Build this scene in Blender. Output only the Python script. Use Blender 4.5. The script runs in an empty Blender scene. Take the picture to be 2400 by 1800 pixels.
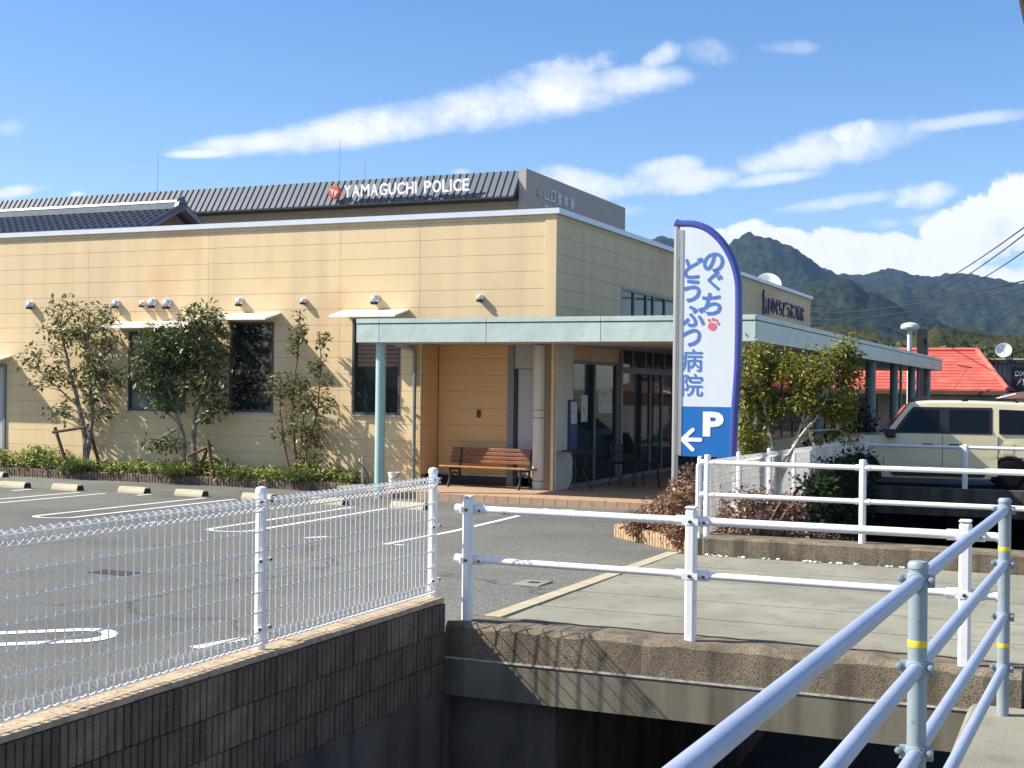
import bpy, math, random
import numpy as np
from mathutils import Vector, Matrix, noise

R = math.radians
rng = random.Random(7)
scene = bpy.context.scene
COL = scene.collection

# ------------------------------------------------------------------ camera
cam_d = bpy.data.cameras.new("camera")
cam = bpy.data.objects.new("camera", cam_d)
COL.objects.link(cam)
cam_d.sensor_width = 36.0
cam_d.lens = 36.0 * 3131.0 / 2400.0
cam_d.clip_start = 0.1
cam_d.clip_end = 9000.0
_vr = Vector((1363.0, 26.0, 3131.0)).normalized()
_vl = Vector((7193.0, 77.0, -3131.0))
_vx = (_vl - _vr * _vl.dot(_vr)).normalized()
_vz = _vx.cross(_vr)
if _vz.y > 0:
    _vz = -_vz
cam.matrix_world = Matrix(((_vx.x, -_vx.y, -_vx.z, 0.0),
                           (_vr.x, -_vr.y, -_vr.z, 0.0),
                           (_vz.x, -_vz.y, -_vz.z, 1.62),
                           (0, 0, 0, 1)))
scene.camera = cam

# ------------------------------------------------------------------ sun and exposure
SUN_TO = Vector((1.0, 0.38, -0.90)).normalized()      # direction the light travels
SUN_EL = math.asin(-SUN_TO.z)
SUN_AZ = math.atan2(-SUN_TO.x, -SUN_TO.y)             # clockwise from +Y
sun_d = bpy.data.lights.new("sun", "SUN")
sun_d.energy = 5.0
sun_d.angle = R(0.53)
sun_d.color = (1.0, 0.92, 0.79)
sun = bpy.data.objects.new("sun", sun_d)
COL.objects.link(sun)
sun.location = (-30, -10, 40)
sun.rotation_euler = SUN_TO.to_track_quat('-Z', 'Y').to_euler()

scene.view_settings.view_transform = 'Standard'
scene.view_settings.look = 'None'
scene.view_settings.gamma = 1.0
scene.view_settings.use_curve_mapping = False
scene.view_settings.exposure = 0.98
scene.cycles.max_bounces = 8
scene.cycles.volume_bounces = 0
scene.cycles.volume_max_steps = 64

# ------------------------------------------------------------------ world: sky and clouds
world = bpy.data.worlds.new("World")
scene.world = world
world.use_nodes = True
WN = world.node_tree
WN.nodes.clear()
wout = WN.nodes.new("ShaderNodeOutputWorld")
wbg = WN.nodes.new("ShaderNodeBackground")
wbg.inputs["Strength"].default_value = 0.092
sky = WN.nodes.new("ShaderNodeTexSky")
sky.sky_type = 'NISHITA'
sky.sun_disc = False
sky.sun_elevation = SUN_EL
sky.sun_rotation = SUN_AZ
sky.altitude = 30
sky.air_density = 1.0
sky.dust_density = 0.6
sky.ozone_density = 2.6
tc = WN.nodes.new("ShaderNodeTexCoord")


def wmath(op, a, b=None, c=None):
    n = WN.nodes.new("ShaderNodeMath")
    n.operation = op
    for i, v in enumerate((a, b, c)):
        if v is None:
            continue
        if isinstance(v, (int, float)):
            n.inputs[i].default_value = v
        else:
            WN.links.new(v, n.inputs[i])
    return n.outputs[0]


def wdot(vec):
    n = WN.nodes.new("ShaderNodeVectorMath")
    n.operation = 'DOT_PRODUCT'
    WN.links.new(tc.outputs["Generated"], n.inputs[0])
    n.inputs[1].default_value = vec
    return n.outputs["Value"]


# compass coordinates of the sky: azimuth tangent u and elevation tangent v about north-north-west
SKY_F = (-0.3987, 0.9171, 0.0)
SKY_R = (0.9171, 0.3987, 0.0)
tF = wmath('MAXIMUM', wdot(SKY_F), 0.05)
cu = wmath('DIVIDE', wdot(SKY_R), tF)
cv = wmath('DIVIDE', wdot((0, 0, 1)), tF)
front = wmath('GREATER_THAN', wdot(SKY_F), 0.25)
cxyz = WN.nodes.new("ShaderNodeCombineXYZ")
WN.links.new(cu, cxyz.inputs[0])
WN.links.new(cv, cxyz.inputs[1])


def wnoise(scale, detail, rough, sx=1.0, sy=1.0, off=0.0, vec=None):
    mp = WN.nodes.new("ShaderNodeMapping")
    mp.inputs["Scale"].default_value = (sx, sy, 1)
    mp.inputs["Location"].default_value = (off, off * 0.37, off * 0.11)
    WN.links.new(vec if vec is not None else cxyz.outputs[0], mp.inputs["Vector"])
    n = WN.nodes.new("ShaderNodeTexNoise")
    n.inputs["Scale"].default_value = scale
    n.inputs["Detail"].default_value = detail
    n.inputs["Roughness"].default_value = rough
    WN.links.new(mp.outputs[0], n.inputs["Vector"])
    return n.outputs[0]


n_puff = wnoise(26.0, 9.0, 0.62)
n_big = wnoise(9.0, 6.0, 0.55, off=3.1)
n_str = wnoise(20.0, 9.0, 0.66, 0.45, 1.3, off=7.7)


def cpx(u, v):
    """direction of the sky at a measured bearing -> (u, v)"""
    x, y = (u - 1200.0) / 3131.0, (900.0 - v) / 3131.0
    w = cam.matrix_world.to_3x3() @ Vector((x, y, -1.0))
    f = w.dot(Vector(SKY_F))
    return w.dot(Vector(SKY_R)) / f, w.z / f


n_mix = wmath('MULTIPLY_ADD', n_puff, 0.55, wmath('MULTIPLY', n_str, 0.45))
n_fine = wnoise(62.0, 8.0, 0.6, off=5.5)
n_cum = wmath('MULTIPLY_ADD', n_puff, 0.62, wmath('MULTIPLY', n_fine, 0.38))


cloud_terms = []


def cloud(u0, v0, hl, hw, deg, nz, amp, soft, peak=1.0):
    a, b = cpx(u0, v0)
    L, W = hl / 3131.0, hw / 3131.0
    ca, sa = math.cos(R(deg + 0.7)), math.sin(R(deg + 0.7))
    du = wmath('SUBTRACT', cu, a)
    dv = wmath('SUBTRACT', cv, b)
    p = wmath('ADD', wmath('MULTIPLY', du, ca / L), wmath('MULTIPLY', dv, sa / L))
    q = wmath('SUBTRACT', wmath('MULTIPLY', dv, ca / W), wmath('MULTIPLY', du, sa / W))
    r2 = wmath('ADD', wmath('MULTIPLY', p, p), wmath('MULTIPLY', q, q))
    d = wmath('SUBTRACT', 1.0, r2)
    d = wmath('MULTIPLY_ADD', wmath('SUBTRACT', nz, 0.5), amp, d)
    m = WN.nodes.new("ShaderNodeMapRange")
    m.interpolation_type = 'SMOOTHSTEP'
    m.inputs["From Min"].default_value = 0.0
    m.inputs["From Max"].default_value = soft
    m.inputs["To Max"].default_value = peak
    WN.links.new(d, m.inputs["Value"])
    cloud_terms.append(m.outputs[0])


# long streak over the roof
cloud(600, 335, 230, 34, 7, n_mix, 2.4, 1.25, 0.95)
cloud(900, 290, 380, 56, 9, n_mix, 2.4, 1.15, 1.0)
cloud(1230, 232, 330, 70, 9, n_mix, 2.4, 1.15, 1.0)
cloud(1470, 190, 180, 46, 4, n_mix, 2.4, 1.3, 0.9)
cloud(1330, 165, 130, 44, 12, n_puff, 2.8, 1.0, 0.75)
cloud(470, 360, 100, 14, 2, n_mix, 2.0, 1.0, 0.9)
cloud(1555, 128, 60, 30, 25, n_puff, 2.8, 1.2, 0.7)
cloud(1670, 122, 90, 36, -8, n_puff, 3.0, 1.6, 0.6)
cloud(1850, 112, 90, 20, 0, n_puff, 3.0, 1.9, 0.4)
# right hand streaks
cloud(1960, 345, 260, 54, 12, n_mix, 2.4, 1.25, 0.9)
cloud(1990, 315, 90, 34, 10, n_puff, 2.6, 1.0, 0.9)
cloud(1830, 372, 130, 42, 10, n_puff, 2.6, 1.1, 0.8)
cloud(2250, 285, 230, 22, 7, n_mix, 2.6, 1.4, 0.7)
cloud(1560, 428, 250, 40, 5, n_puff, 2.8, 1.2, 0.8)
cloud(1560, 400, 110, 34, 8, n_puff, 2.8, 1.1, 0.75)
cloud(1350, 430, 130, 44, -10, n_puff, 2.8, 1.2, 0.85)
cloud(1480, 492, 60, 22, 0, n_puff, 2.8, 1.3, 0.7)
cloud(1800, 420, 150, 20, 7, n_mix, 2.6, 1.2, 0.75)
cloud(1960, 475, 170, 22, 8, n_mix, 2.6, 1.2, 0.75)
cloud(2160, 458, 90, 36, 10, n_puff, 2.8, 1.1, 0.8)
cloud(2070, 525, 60, 18, 0, n_puff, 2.6, 1.3, 0.6)
cloud(2180, 520, 90, 20, 0, n_puff, 2.6, 1.3, 0.55)
# heaped clouds behind the mountains
for cxp, cyp, cw, ch in ((1760, 556, 80, 46), (1690, 566, 50, 34), (1830, 572, 90, 46), (1900, 596, 90, 46), (1960, 578, 80, 50), (2030, 590, 90, 54),
                         (2100, 586, 60, 54), (2180, 610, 110, 60), (2240, 560, 90, 70), (2310, 540, 100, 90), (2390, 500, 100, 110),
                         (2460, 470, 110, 90), (2000, 650, 520, 50), (2600, 560, 260, 120)):
    cloud(cxp, cyp, cw, ch, 0, n_cum, 2.9, 0.38, 1.0)
# far left low bits
cloud(50, 447, 80, 18, 8, n_puff, 2.6, 1.3, 0.9)
cloud(182, 455, 22, 8, 4, n_puff, 2.0, 1.2, 0.8)
cloud(1080, 402, 30, 10, 0, n_puff, 2.0, 1.2, 0.7)
cloud(15, 300, 70, 26, 0, n_puff, 3.0, 1.8, 0.45)
cloud(-250, 330, 260, 60, 6, n_mix, 2.4, 1.3, 0.9)
cloud(-700, 250, 300, 80, 6, n_puff, 2.4, 1.3, 0.9)
cloud(3000, 330, 380, 90, 8, n_mix, 2.4, 1.2, 0.9)
acc = cloud_terms[0]
for t_ in cloud_terms[1:]:
    acc = wmath('MAXIMUM', acc, t_)
acc = wmath('MULTIPLY', acc, front)
# sky out of view: denser scattered cloud, set to whiten and brighten shade
n_rest = wnoise(3.2, 8.0, 0.58, 1.0, 1.0, 1.7, tc.outputs["Generated"])
rest = WN.nodes.new("ShaderNodeMapRange")
rest.interpolation_type = 'SMOOTHSTEP'
rest.inputs["From Min"].default_value = 0.49
rest.inputs["From Max"].default_value = 0.63
WN.links.new(n_rest, rest.inputs["Value"])
back = wmath('LESS_THAN', wdot(SKY_F), 0.25)
acc = wmath('MAXIMUM', acc, wmath('MULTIPLY', rest.outputs[0], back))
hs = WN.nodes.new("ShaderNodeHueSaturation")
hs.inputs["Hue"].default_value = 0.508
hs.inputs["Saturation"].default_value = 1.27
hs.inputs["Value"].default_value = 1.0
WN.links.new(sky.outputs[0], hs.inputs["Color"])
cl_ramp = WN.nodes.new("ShaderNodeValToRGB")
cl_ramp.color_ramp.elements[0].position = 0.34
cl_ramp.color_ramp.elements[0].color = (0.66, 0.75, 0.92, 1)
cl_ramp.color_ramp.elements[1].position = 0.52
cl_ramp.color_ramp.elements[1].color = (1.0, 1.0, 1.0, 1)
n_shade = wmath('MULTIPLY_ADD', n_cum, 0.6, wmath('MULTIPLY', n_big, 0.4))
WN.links.new(n_shade, cl_ramp.inputs[0])
cl_gain = WN.nodes.new("ShaderNodeVectorMath")
cl_gain.operation = 'SCALE'
cl_gain.inputs["Scale"].default_value = 6.3
WN.links.new(cl_ramp.outputs[0], cl_gain.inputs[0])
wmix = WN.nodes.new("ShaderNodeMix")
wmix.data_type = 'RGBA'
WN.links.new(acc, wmix.inputs[0])
WN.links.new(hs.outputs[0], wmix.inputs[6])
WN.links.new(cl_gain.outputs[0], wmix.inputs[7])
WN.links.new(wmix.outputs[2], wbg.inputs["Color"])
WN.links.new(wbg.outputs[0], wout.inputs["Surface"])

# ================================================================== helpers
ORG = {}


class MB:
    """collects shapes and links them as one mesh object"""

    def __init__(self):
        self.v, self.f, self.s = [], [], []

    def add(self, vs, fs, smooth=False):
        o = len(self.v)
        self.v += [tuple(p) for p in vs]
        self.f += [tuple(i + o for i in f) for f in fs]
        self.s += [smooth] * len(fs)
        return self

    def box(self, x0, x1, y0, y1, z0, z1):
        vs = [(x0, y0, z0), (x1, y0, z0), (x1, y1, z0), (x0, y1, z0), (x0, y0, z1), (x1, y0, z1), (x1, y1, z1), (x0, y1, z1)]
        return self.add(vs, [(0, 3, 2, 1), (4, 5, 6, 7), (0, 1, 5, 4), (1, 2, 6, 5), (2, 3, 7, 6), (3, 0, 4, 7)])

    def bbox(self, x0, x1, y0, y1, z0, z1, b):
        """box with a chamfer b on its long vertical and top edges"""
        b = min(b, (x1 - x0) * .45, (y1 - y0) * .45, (z1 - z0) * .45)
        rings = []
        for z, i in ((z0, b), (z0 + b, 0), (z1 - b, 0), (z1, b)):
            X0, X1, Y0, Y1 = x0 + i, x1 - i, y0 + i, y1 - i
            rings.append([(X0 + (b if not i else 0), Y0, z), (X1 - (b if not i else 0), Y0, z), (X1, Y0 + (b if not i else 0), z), (X1, Y1 - (b if not i else 0), z),
                          (X1 - (b if not i else 0), Y1, z), (X0 + (b if not i else 0), Y1, z), (X0, Y1 - (b if not i else 0), z), (X0, Y0 + (b if not i else 0), z)])
        vs = [p for r in rings for p in r]
        fs = [tuple(range(7, -1, -1)), tuple(range(24, 32))]
        for k in range(3):
            for i in range(8):
                j = (i + 1) % 8
                fs.append((k * 8 + i, k * 8 + j, (k + 1) * 8 + j, (k + 1) * 8 + i))
        return self.add(vs, fs)

    def tube(self, pts, r, n=8, caps=True, smooth=True):
        pts = [Vector(p) for p in pts]
        rs = r if isinstance(r, (list, tuple)) else [r] * len(pts)
        vs, fs = [], []
        up = Vector((0, 0, 1))
        prev = None
        for i, p in enumerate(pts):
            if i == 0:
                d = pts[1] - pts[0]
            elif i == len(pts) - 1:
                d = pts[-1] - pts[-2]
            else:
                d = (pts[i + 1] - p).normalized() + (p - pts[i - 1]).normalized()
            d = d.normalized() if d.length > 1e-9 else up
            if prev is None:
                a = d.cross(up)
                if a.length < 1e-3:
                    a = d.cross(Vector((0, 1, 0)))
            else:
                a = prev - d * prev.dot(d)
            a.normalize()
            prev = a
            b = d.cross(a)
            for k in range(n):
                t = 2 * math.pi * k / n
                vs.append(p + (a * math.cos(t) + b * math.sin(t)) * rs[i])
        for i in range(len(pts) - 1):
            for k in range(n):
                j = (k + 1) % n
                fs.append((i * n + k, i * n + j, (i + 1) * n + j, (i + 1) * n + k))
        self.add(vs, fs, smooth)
        if caps:
            o = len(self.v) - len(vs)
            self.f += [tuple(o + k for k in range(n - 1, -1, -1)), tuple(o + (len(pts) - 1) * n + k for k in range(n))]
            self.s += [False, False]
        return self

    def prism(self, poly, axis, a, b, smooth=False):
        """poly is a list of 2-D points, extruded along axis from a to b"""
        def P(p, t):
            return {'x': (t, p[0], p[1]), 'y': (p[0], t, p[1]), 'z': (p[0], p[1], t)}[axis]
        n = len(poly)
        vs = [P(p, a) for p in poly] + [P(p, b) for p in poly]
        fs = [tuple(range(n - 1, -1, -1)), tuple(range(n, 2 * n))]
        self.add(vs, fs)
        o = len(self.v) - 2 * n
        for i in range(n):
            j = (i + 1) % n
            self.f.append((o + i, o + j, o + n + j, o + n + i))
            self.s.append(smooth)
        return self

    def lathe(self, prof, c, n=16, axis='z'):
        vs, fs = [], []
        for r, h in prof:
            for k in range(n):
                t = 2 * math.pi * k / n
                if axis == 'z':
                    vs.append((c[0] + r * math.cos(t), c[1] + r * math.sin(t), c[2] + h))
                elif axis == 'y':
                    vs.append((c[0] + r * math.cos(t), c[1] + h, c[2] + r * math.sin(t)))
                else:
                    vs.append((c[0] + h, c[1] + r * math.cos(t), c[2] + r * math.sin(t)))
        m = len(prof)
        for i in range(m - 1):
            for k in range(n):
                j = (k + 1) % n
                fs.append((i * n + k, i * n + j, (i + 1) * n + j, (i + 1) * n + k))
        self.add(vs, fs, True)
        o = len(self.v) - len(vs)
        for i in (0, m - 1):
            if prof[i][0] > 1e-4:
                self.f.append(tuple(o + i * n + k for k in (range(n) if i else range(n - 1, -1, -1))))
                self.s.append(False)
        return self

    def build(self, name, mat, parent=None, recalc=True):
        o0 = Vector(ORG.get(parent, (0, 0, 0))) if parent is not None else Vector((0, 0, 0))
        me = bpy.data.meshes.new(name)
        me.from_pydata([(p[0] - o0.x, p[1] - o0.y, p[2] - o0.z) for p in self.v], [], self.f)
        me.polygons.foreach_set("use_smooth", self.s)
        if recalc:
            import bmesh
            bm = bmesh.new()
            bm.from_mesh(me)
            bmesh.ops.recalc_face_normals(bm, faces=bm.faces)
            bm.to_mesh(me)
            bm.free()
        if any(self.s):
            me.set_sharp_from_angle(angle=R(42))
        me.materials.append(mat)
        me.update()
        ob = bpy.data.objects.new(name, me)
        COL.objects.link(ob)
        if parent is not None:
            ob.parent = parent
            ORG[ob] = tuple(o0)
        else:
            ORG[ob] = (0, 0, 0)
        return ob


def tag(o, label=None, cat=None, group=None, kind=None):
    if label:
        o["label"] = label
    if cat:
        o["category"] = cat
    if group:
        o["group"] = group
    if kind:
        o["kind"] = kind
    return o


def thing(name, label, cat, loc=(0, 0, 0), group=None, rotz=0.0):
    o = bpy.data.objects.new(name, None)
    o.empty_display_size = 0.2
    COL.objects.link(o)
    o.location = loc
    o.rotation_euler = (0, 0, rotz)
    # parts of a turned thing are given in its own coordinates
    ORG[o] = tuple(loc) if rotz == 0.0 else (0, 0, 0)
    return tag(o, label, cat, group)


def copy_tree(o, loc, rotz=None, label=None, group=None, parent=None):
    kids = [c for c in o.children]
    c = o.copy()
    COL.objects.link(c)
    if parent is not None:
        c.parent = parent
    else:
        c.location = loc
        if rotz is not None:
            c.rotation_euler = (0, 0, rotz)
        if label:
            c["label"] = label
        if group:
            c["group"] = group
    for k in kids:
        copy_tree(k, None, parent=c)
    return c


# ------------------------------------------------------------------ materials
def mat(name, col, rough=0.6, var=0.12, scale=6.0, bump=0.0, bscale=40.0, metal=0.0, spec=0.5, detail=6.0,
        col2=None, streak=None, speck=None, trans=0.0, coat=0.0, bdist=0.02, wear=None):
    m = bpy.data.materials.new(name)
    m.use_nodes = True
    nt = m.node_tree
    b = nt.nodes["Principled BSDF"]
    b.inputs["Roughness"].default_value = rough
    b.inputs["Metallic"].default_value = metal
    b.inputs["Specular IOR Level"].default_value = spec
    if coat:
        b.inputs["Coat Weight"].default_value = coat
        b.inputs["Coat Roughness"].default_value = 0.08
    t = nt.nodes.new("ShaderNodeTexCoord")
    n = nt.nodes.new("ShaderNodeTexNoise")
    n.inputs["Scale"].default_value = scale
    n.inputs["Detail"].default_value = detail
    n.inputs["Roughness"].default_value = 0.62
    nt.links.new(t.outputs["Object"], n.inputs["Vector"])
    r = nt.nodes.new("ShaderNodeValToRGB")
    lo = [c * (1 - var) for c in col]
    hi = [min(1.0, c * (1 + var)) for c in col] if col2 is None else col2
    r.color_ramp.elements[0].position = 0.32
    r.color_ramp.elements[0].color = (*lo, 1)
    r.color_ramp.elements[1].position = 0.68
    r.color_ramp.elements[1].color = (*hi, 1)
    nt.links.new(n.outputs[0], r.inputs[0])
    out = r.outputs[0]
    if streak:
        # vertical weather streaks: (colour, strength, horizontal scale)
        mp = nt.nodes.new("ShaderNodeMapping")
        mp.inputs["Scale"].default_value = (streak[2], streak[2], streak[2] * 0.06)
        nt.links.new(t.outputs["Object"], mp.inputs["Vector"])
        n2 = nt.nodes.new("ShaderNodeTexNoise")
        n2.inputs["Scale"].default_value = 1.0
        n2.inputs["Detail"].default_value = 5.0
        nt.links.new(mp.outputs[0], n2.inputs["Vector"])
        mr = nt.nodes.new("ShaderNodeMapRange")
        mr.inputs["From Min"].default_value = 0.46
        mr.inputs["From Max"].default_value = 0.72
        mr.inputs["To Max"].default_value = streak[1]
        nt.links.new(n2.outputs[0], mr.inputs["Value"])
        mx = nt.nodes.new("ShaderNodeMix")
        mx.data_type = 'RGBA'
        nt.links.new(mr.outputs[0], mx.inputs[0])
        nt.links.new(out, mx.inputs[6])
        mx.inputs[7].default_value = (*streak[0], 1)
        out = mx.outputs[2]
    if speck:
        # (colour, strength, scale, threshold)
        n3 = nt.nodes.new("ShaderNodeTexNoise")
        n3.inputs["Scale"].default_value = speck[2]
        n3.inputs["Detail"].default_value = 3.0
        nt.links.new(t.outputs["Object"], n3.inputs["Vector"])
        mr = nt.nodes.new("ShaderNodeMapRange")
        mr.inputs["From Min"].default_value = speck[3]
        mr.inputs["From Max"].default_value = speck[3] + 0.08
        mr.inputs["To Max"].default_value = speck[1]
        nt.links.new(n3.outputs[0], mr.inputs["Value"])
        mx = nt.nodes.new("ShaderNodeMix")
        mx.data_type = 'RGBA'
        nt.links.new(mr.outputs[0], mx.inputs[0])
        nt.links.new(out, mx.inputs[6])
        mx.inputs[7].default_value = (*speck[0], 1)
        out = mx.outputs[2]
    if wear:
        # broad patches and a few fine cracks: (patch scale, patch strength, crack scale, crack strength)
        n4 = nt.nodes.new("ShaderNodeTexNoise")
        n4.inputs["Scale"].default_value = wear[0]
        n4.inputs["Detail"].default_value = 4.0
        nt.links.new(t.outputs["Object"], n4.inputs["Vector"])
        mr = nt.nodes.new("ShaderNodeMapRange")
        mr.inputs["From Min"].default_value = 0.3
        mr.inputs["From Max"].default_value = 0.7
        mr.inputs["To Min"].default_value = 1.0 - wear[1]
        mr.inputs["To Max"].default_value = 1.0 + wear[1] * 0.6
        nt.links.new(n4.outputs[0], mr.inputs["Value"])
        n5 = nt.nodes.new("ShaderNodeTexNoise")
        n5.inputs["Scale"].default_value = 1.7
        n5.inputs["Detail"].default_value = 6.0
        nt.links.new(t.outputs["Object"], n5.inputs["Vector"])
        va = nt.nodes.new("ShaderNodeVectorMath")
        va.operation = 'SCALE'
        va.inputs["Scale"].default_value = 0.9
        nt.links.new(n5.outputs[1], va.inputs[0])
        vb_ = nt.nodes.new("ShaderNodeVectorMath")
        nt.links.new(t.outputs["Object"], vb_.inputs[0])
        nt.links.new(va.outputs[0], vb_.inputs[1])
        vo_ = nt.nodes.new("ShaderNodeTexVoronoi")
        vo_.feature = 'DISTANCE_TO_EDGE'
        vo_.inputs["Scale"].default_value = wear[2]
        nt.links.new(vb_.outputs[0], vo_.inputs["Vector"])
        mk = nt.nodes.new("ShaderNodeMapRange")
        mk.inputs["From Min"].default_value = 0.002
        mk.inputs["From Max"].default_value = 0.008
        mk.inputs["To Min"].default_value = 1.0 - wear[3]
        nt.links.new(vo_.outputs["Distance"], mk.inputs["Value"])
        mu = nt.nodes.new("ShaderNodeMath")
        mu.operation = 'MULTIPLY'
        nt.links.new(mr.outputs[0], mu.inputs[0])
        nt.links.new(mk.outputs[0], mu.inputs[1])
        sc_n = nt.nodes.new("ShaderNodeVectorMath")
        sc_n.operation = 'SCALE'
        nt.links.new(out, sc_n.inputs[0])
        nt.links.new(mu.outputs[0], sc_n.inputs["Scale"])
        out = sc_n.outputs[0]
    nt.links.new(out, b.inputs["Base Color"])
    if bump:
        nb = nt.nodes.new("ShaderNodeTexNoise")
        nb.inputs["Scale"].default_value = bscale
        nb.inputs["Detail"].default_value = 5.0
        nt.links.new(t.outputs["Object"], nb.inputs["Vector"])
        bp = nt.nodes.new("ShaderNodeBump")
        bp.inputs["Strength"].default_value = bump
        bp.inputs["Distance"].default_value = bdist
        nt.links.new(nb.outputs[0], bp.inputs["Height"])
        nt.links.new(bp.outputs[0], b.inputs["Normal"])
    if trans:
        tr = nt.nodes.new("ShaderNodeBsdfTranslucent")
        nt.links.new(out, tr.inputs["Color"])
        ms = nt.nodes.new("ShaderNodeMixShader")
        ms.inputs[0].default_value = trans
        nt.links.new(b.outputs[0], ms.inputs[1])
        nt.links.new(tr.outputs[0], ms.inputs[2])
        nt.links.new(ms.outputs[0], nt.nodes["Material Output"].inputs["Surface"])
    return m


def leafmat(name, c1, c2, c3, rough=0.38, trans=0.25, spec=0.5):
    """leaf colours vary from leaf to leaf (island random)"""
    m = bpy.data.materials.new(name)
    m.use_nodes = True
    nt = m.node_tree
    b = nt.nodes["Principled BSDF"]
    b.inputs["Roughness"].default_value = rough
    b.inputs["Specular IOR Level"].default_value = spec
    g = nt.nodes.new("ShaderNodeNewGeometry")
    r = nt.nodes.new("ShaderNodeValToRGB")
    r.color_ramp.elements[0].color = (*c1, 1)
    r.color_ramp.elements[0].position = 0.1
    r.color_ramp.elements[1].color = (*c3, 1)
    r.color_ramp.elements[1].position = 0.97
    e = r.color_ramp.elements.new(0.62)
    e.color = (*c2, 1)
    nt.links.new(g.outputs["Random Per Island"], r.inputs[0])
    nt.links.new(r.outputs[0], b.inputs["Base Color"])
    tr = nt.nodes.new("ShaderNodeBsdfTranslucent")
    nt.links.new(r.outputs[0], tr.inputs["Color"])
    ms = nt.nodes.new("ShaderNodeMixShader")
    ms.inputs[0].default_value = trans
    nt.links.new(b.outputs[0], ms.inputs[1])
    nt.links.new(tr.outputs[0], ms.inputs[2])
    nt.links.new(ms.outputs[0], nt.nodes["Material Output"].inputs["Surface"])
    return m


def glassmat(name, col, rough=0.03, var=0.25, scale=1.5, spec=0.9, coat=0.6):
    m = mat(name, col, rough=rough, var=var, scale=scale, spec=spec)
    m.node_tree.nodes["Principled BSDF"].inputs["Coat Weight"].default_value = coat
    m.node_tree.nodes["Principled BSDF"].inputs["Coat Roughness"].default_value = 0.01
    return m


M = {}
M['siding'] = mat('cream_siding', (0.71, 0.55, 0.33), 0.62, 0.05, 0.45, 0.25, 45, speck=((0.60, 0.34, 0.17), 0.42, 0.36, 0.54), spec=0.3, streak=((0.48, 0.35, 0.20), 0.34, 2.4))
M['siding_back'] = mat('siding_joint', (0.22, 0.165, 0.105), 0.9, 0.1, 3)
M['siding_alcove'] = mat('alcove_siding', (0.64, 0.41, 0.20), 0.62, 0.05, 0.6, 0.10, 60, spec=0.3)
M['coping'] = mat('coping_metal', (0.66, 0.69, 0.76), 0.35, 0.05, 2, metal=0.2)
M['darkframe'] = mat('dark_window_frame', (0.07, 0.07, 0.075), 0.4, 0.1, 4)
M['greyframe'] = mat('grey_metal_frame', (0.20, 0.20, 0.21), 0.45, 0.08, 3)
M['silver'] = mat('silver_metal', (0.42, 0.43, 0.45), 0.35, 0.06, 5, metal=0.5)
M['pipe'] = mat('grey_green_pipe', (0.20, 0.22, 0.20), 0.5, 0.1, 4)
M['hood'] = mat('white_hood', (0.80, 0.77, 0.72), 0.4, 0.04, 3)
M['vent'] = mat('vent_steel', (0.62, 0.63, 0.68), 0.28, 0.05, 6, metal=0.7)
M['dark'] = mat('dark_void', (0.012, 0.012, 0.014), 0.9, 0.2, 3)
M['glass'] = glassmat('dark_glass', (0.012, 0.016, 0.018))
M['glass_pale'] = glassmat('blind_behind_glass', (0.20, 0.235, 0.235), 0.06, 0.10, 0.8, 0.5, 0.1)
M['glass_side'] = glassmat('shaded_entrance_glass', (0.012, 0.015, 0.017), 0.03, 0.3, 1.0, 0.35, 0.0)
M['glass_blue'] = glassmat('blue_grey_glass', (0.018, 0.032, 0.042), 0.04, 0.3, 1.0, 0.3, 0.0)
M['mint'] = mat('mint_panel', (0.46, 0.555, 0.52), 0.34, 0.08, 0.9, 0.6, 1.6, spec=0.3, bdist=0.05)
M['mint_dark'] = mat('mint_joint', (0.04, 0.07, 0.07), 0.7, 0.1, 3)
M['mint_pole'] = mat('mint_pole_paint', (0.34, 0.50, 0.47), 0.35, 0.05, 3)
M['post_shade'] = mat('shaded_mint_post', (0.15, 0.205, 0.20), 0.45, 0.08, 3)  # mint of the far posts and pipes, darkened to carry the shade there
M['soffit'] = mat('soffit_board', (0.52, 0.47, 0.42), 0.8, 0.05, 3)
M['column'] = mat('column_render', (0.60, 0.57, 0.51), 0.6, 0.06, 3, 0.05, 60)
M['doorgrey'] = mat('grey_door_paint', (0.42, 0.42, 0.43), 0.5, 0.05, 2)
M['asphalt'] = mat('parking_asphalt', (0.132, 0.136, 0.122), 0.92, 0.24, 30, 0.6, 70, speck=((0.34, 0.34, 0.31), 0.6, 60, 0.56), spec=0.25, wear=(0.30, 0.32, 0.22, 0.40))
M['road'] = mat('old_asphalt', (0.05, 0.05, 0.052), 0.92, 0.2, 1.5, 0.4, 120)
M['paint'] = mat('road_paint_white', (0.74, 0.74, 0.72), 0.7, 0.10, 3, speck=((0.26, 0.26, 0.25), 0.75, 30, 0.60))
M['terrace'] = mat('terracotta_paving', (0.38, 0.265, 0.175), 0.75, 0.16, 9, 0.2, 60, speck=((0.34, 0.19, 0.11), 0.5, 26, 0.55))
M['terrace_edge'] = mat('terracotta_edge', (0.40, 0.265, 0.175), 0.7, 0.12, 8, 0.2, 60)
M['concrete'] = mat('deck_concrete', (0.245, 0.243, 0.192), 0.9, 0.11, 1.6, 0.25, 70, speck=((0.19, 0.18, 0.145), 0.55, 5, 0.55), spec=0.25, wear=(0.9, 0.16, 0.45, 0.0))
M['joint'] = mat('joint_filler', (0.05, 0.048, 0.04), 0.9, 0.3, 8)
M['concrete_old'] = mat('stained_concrete', (0.185, 0.17, 0.132), 0.92, 0.15, 2.2, 0.15, 110, streak=((0.07, 0.067, 0.055), 0.85, 7.0), spec=0.2)
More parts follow.
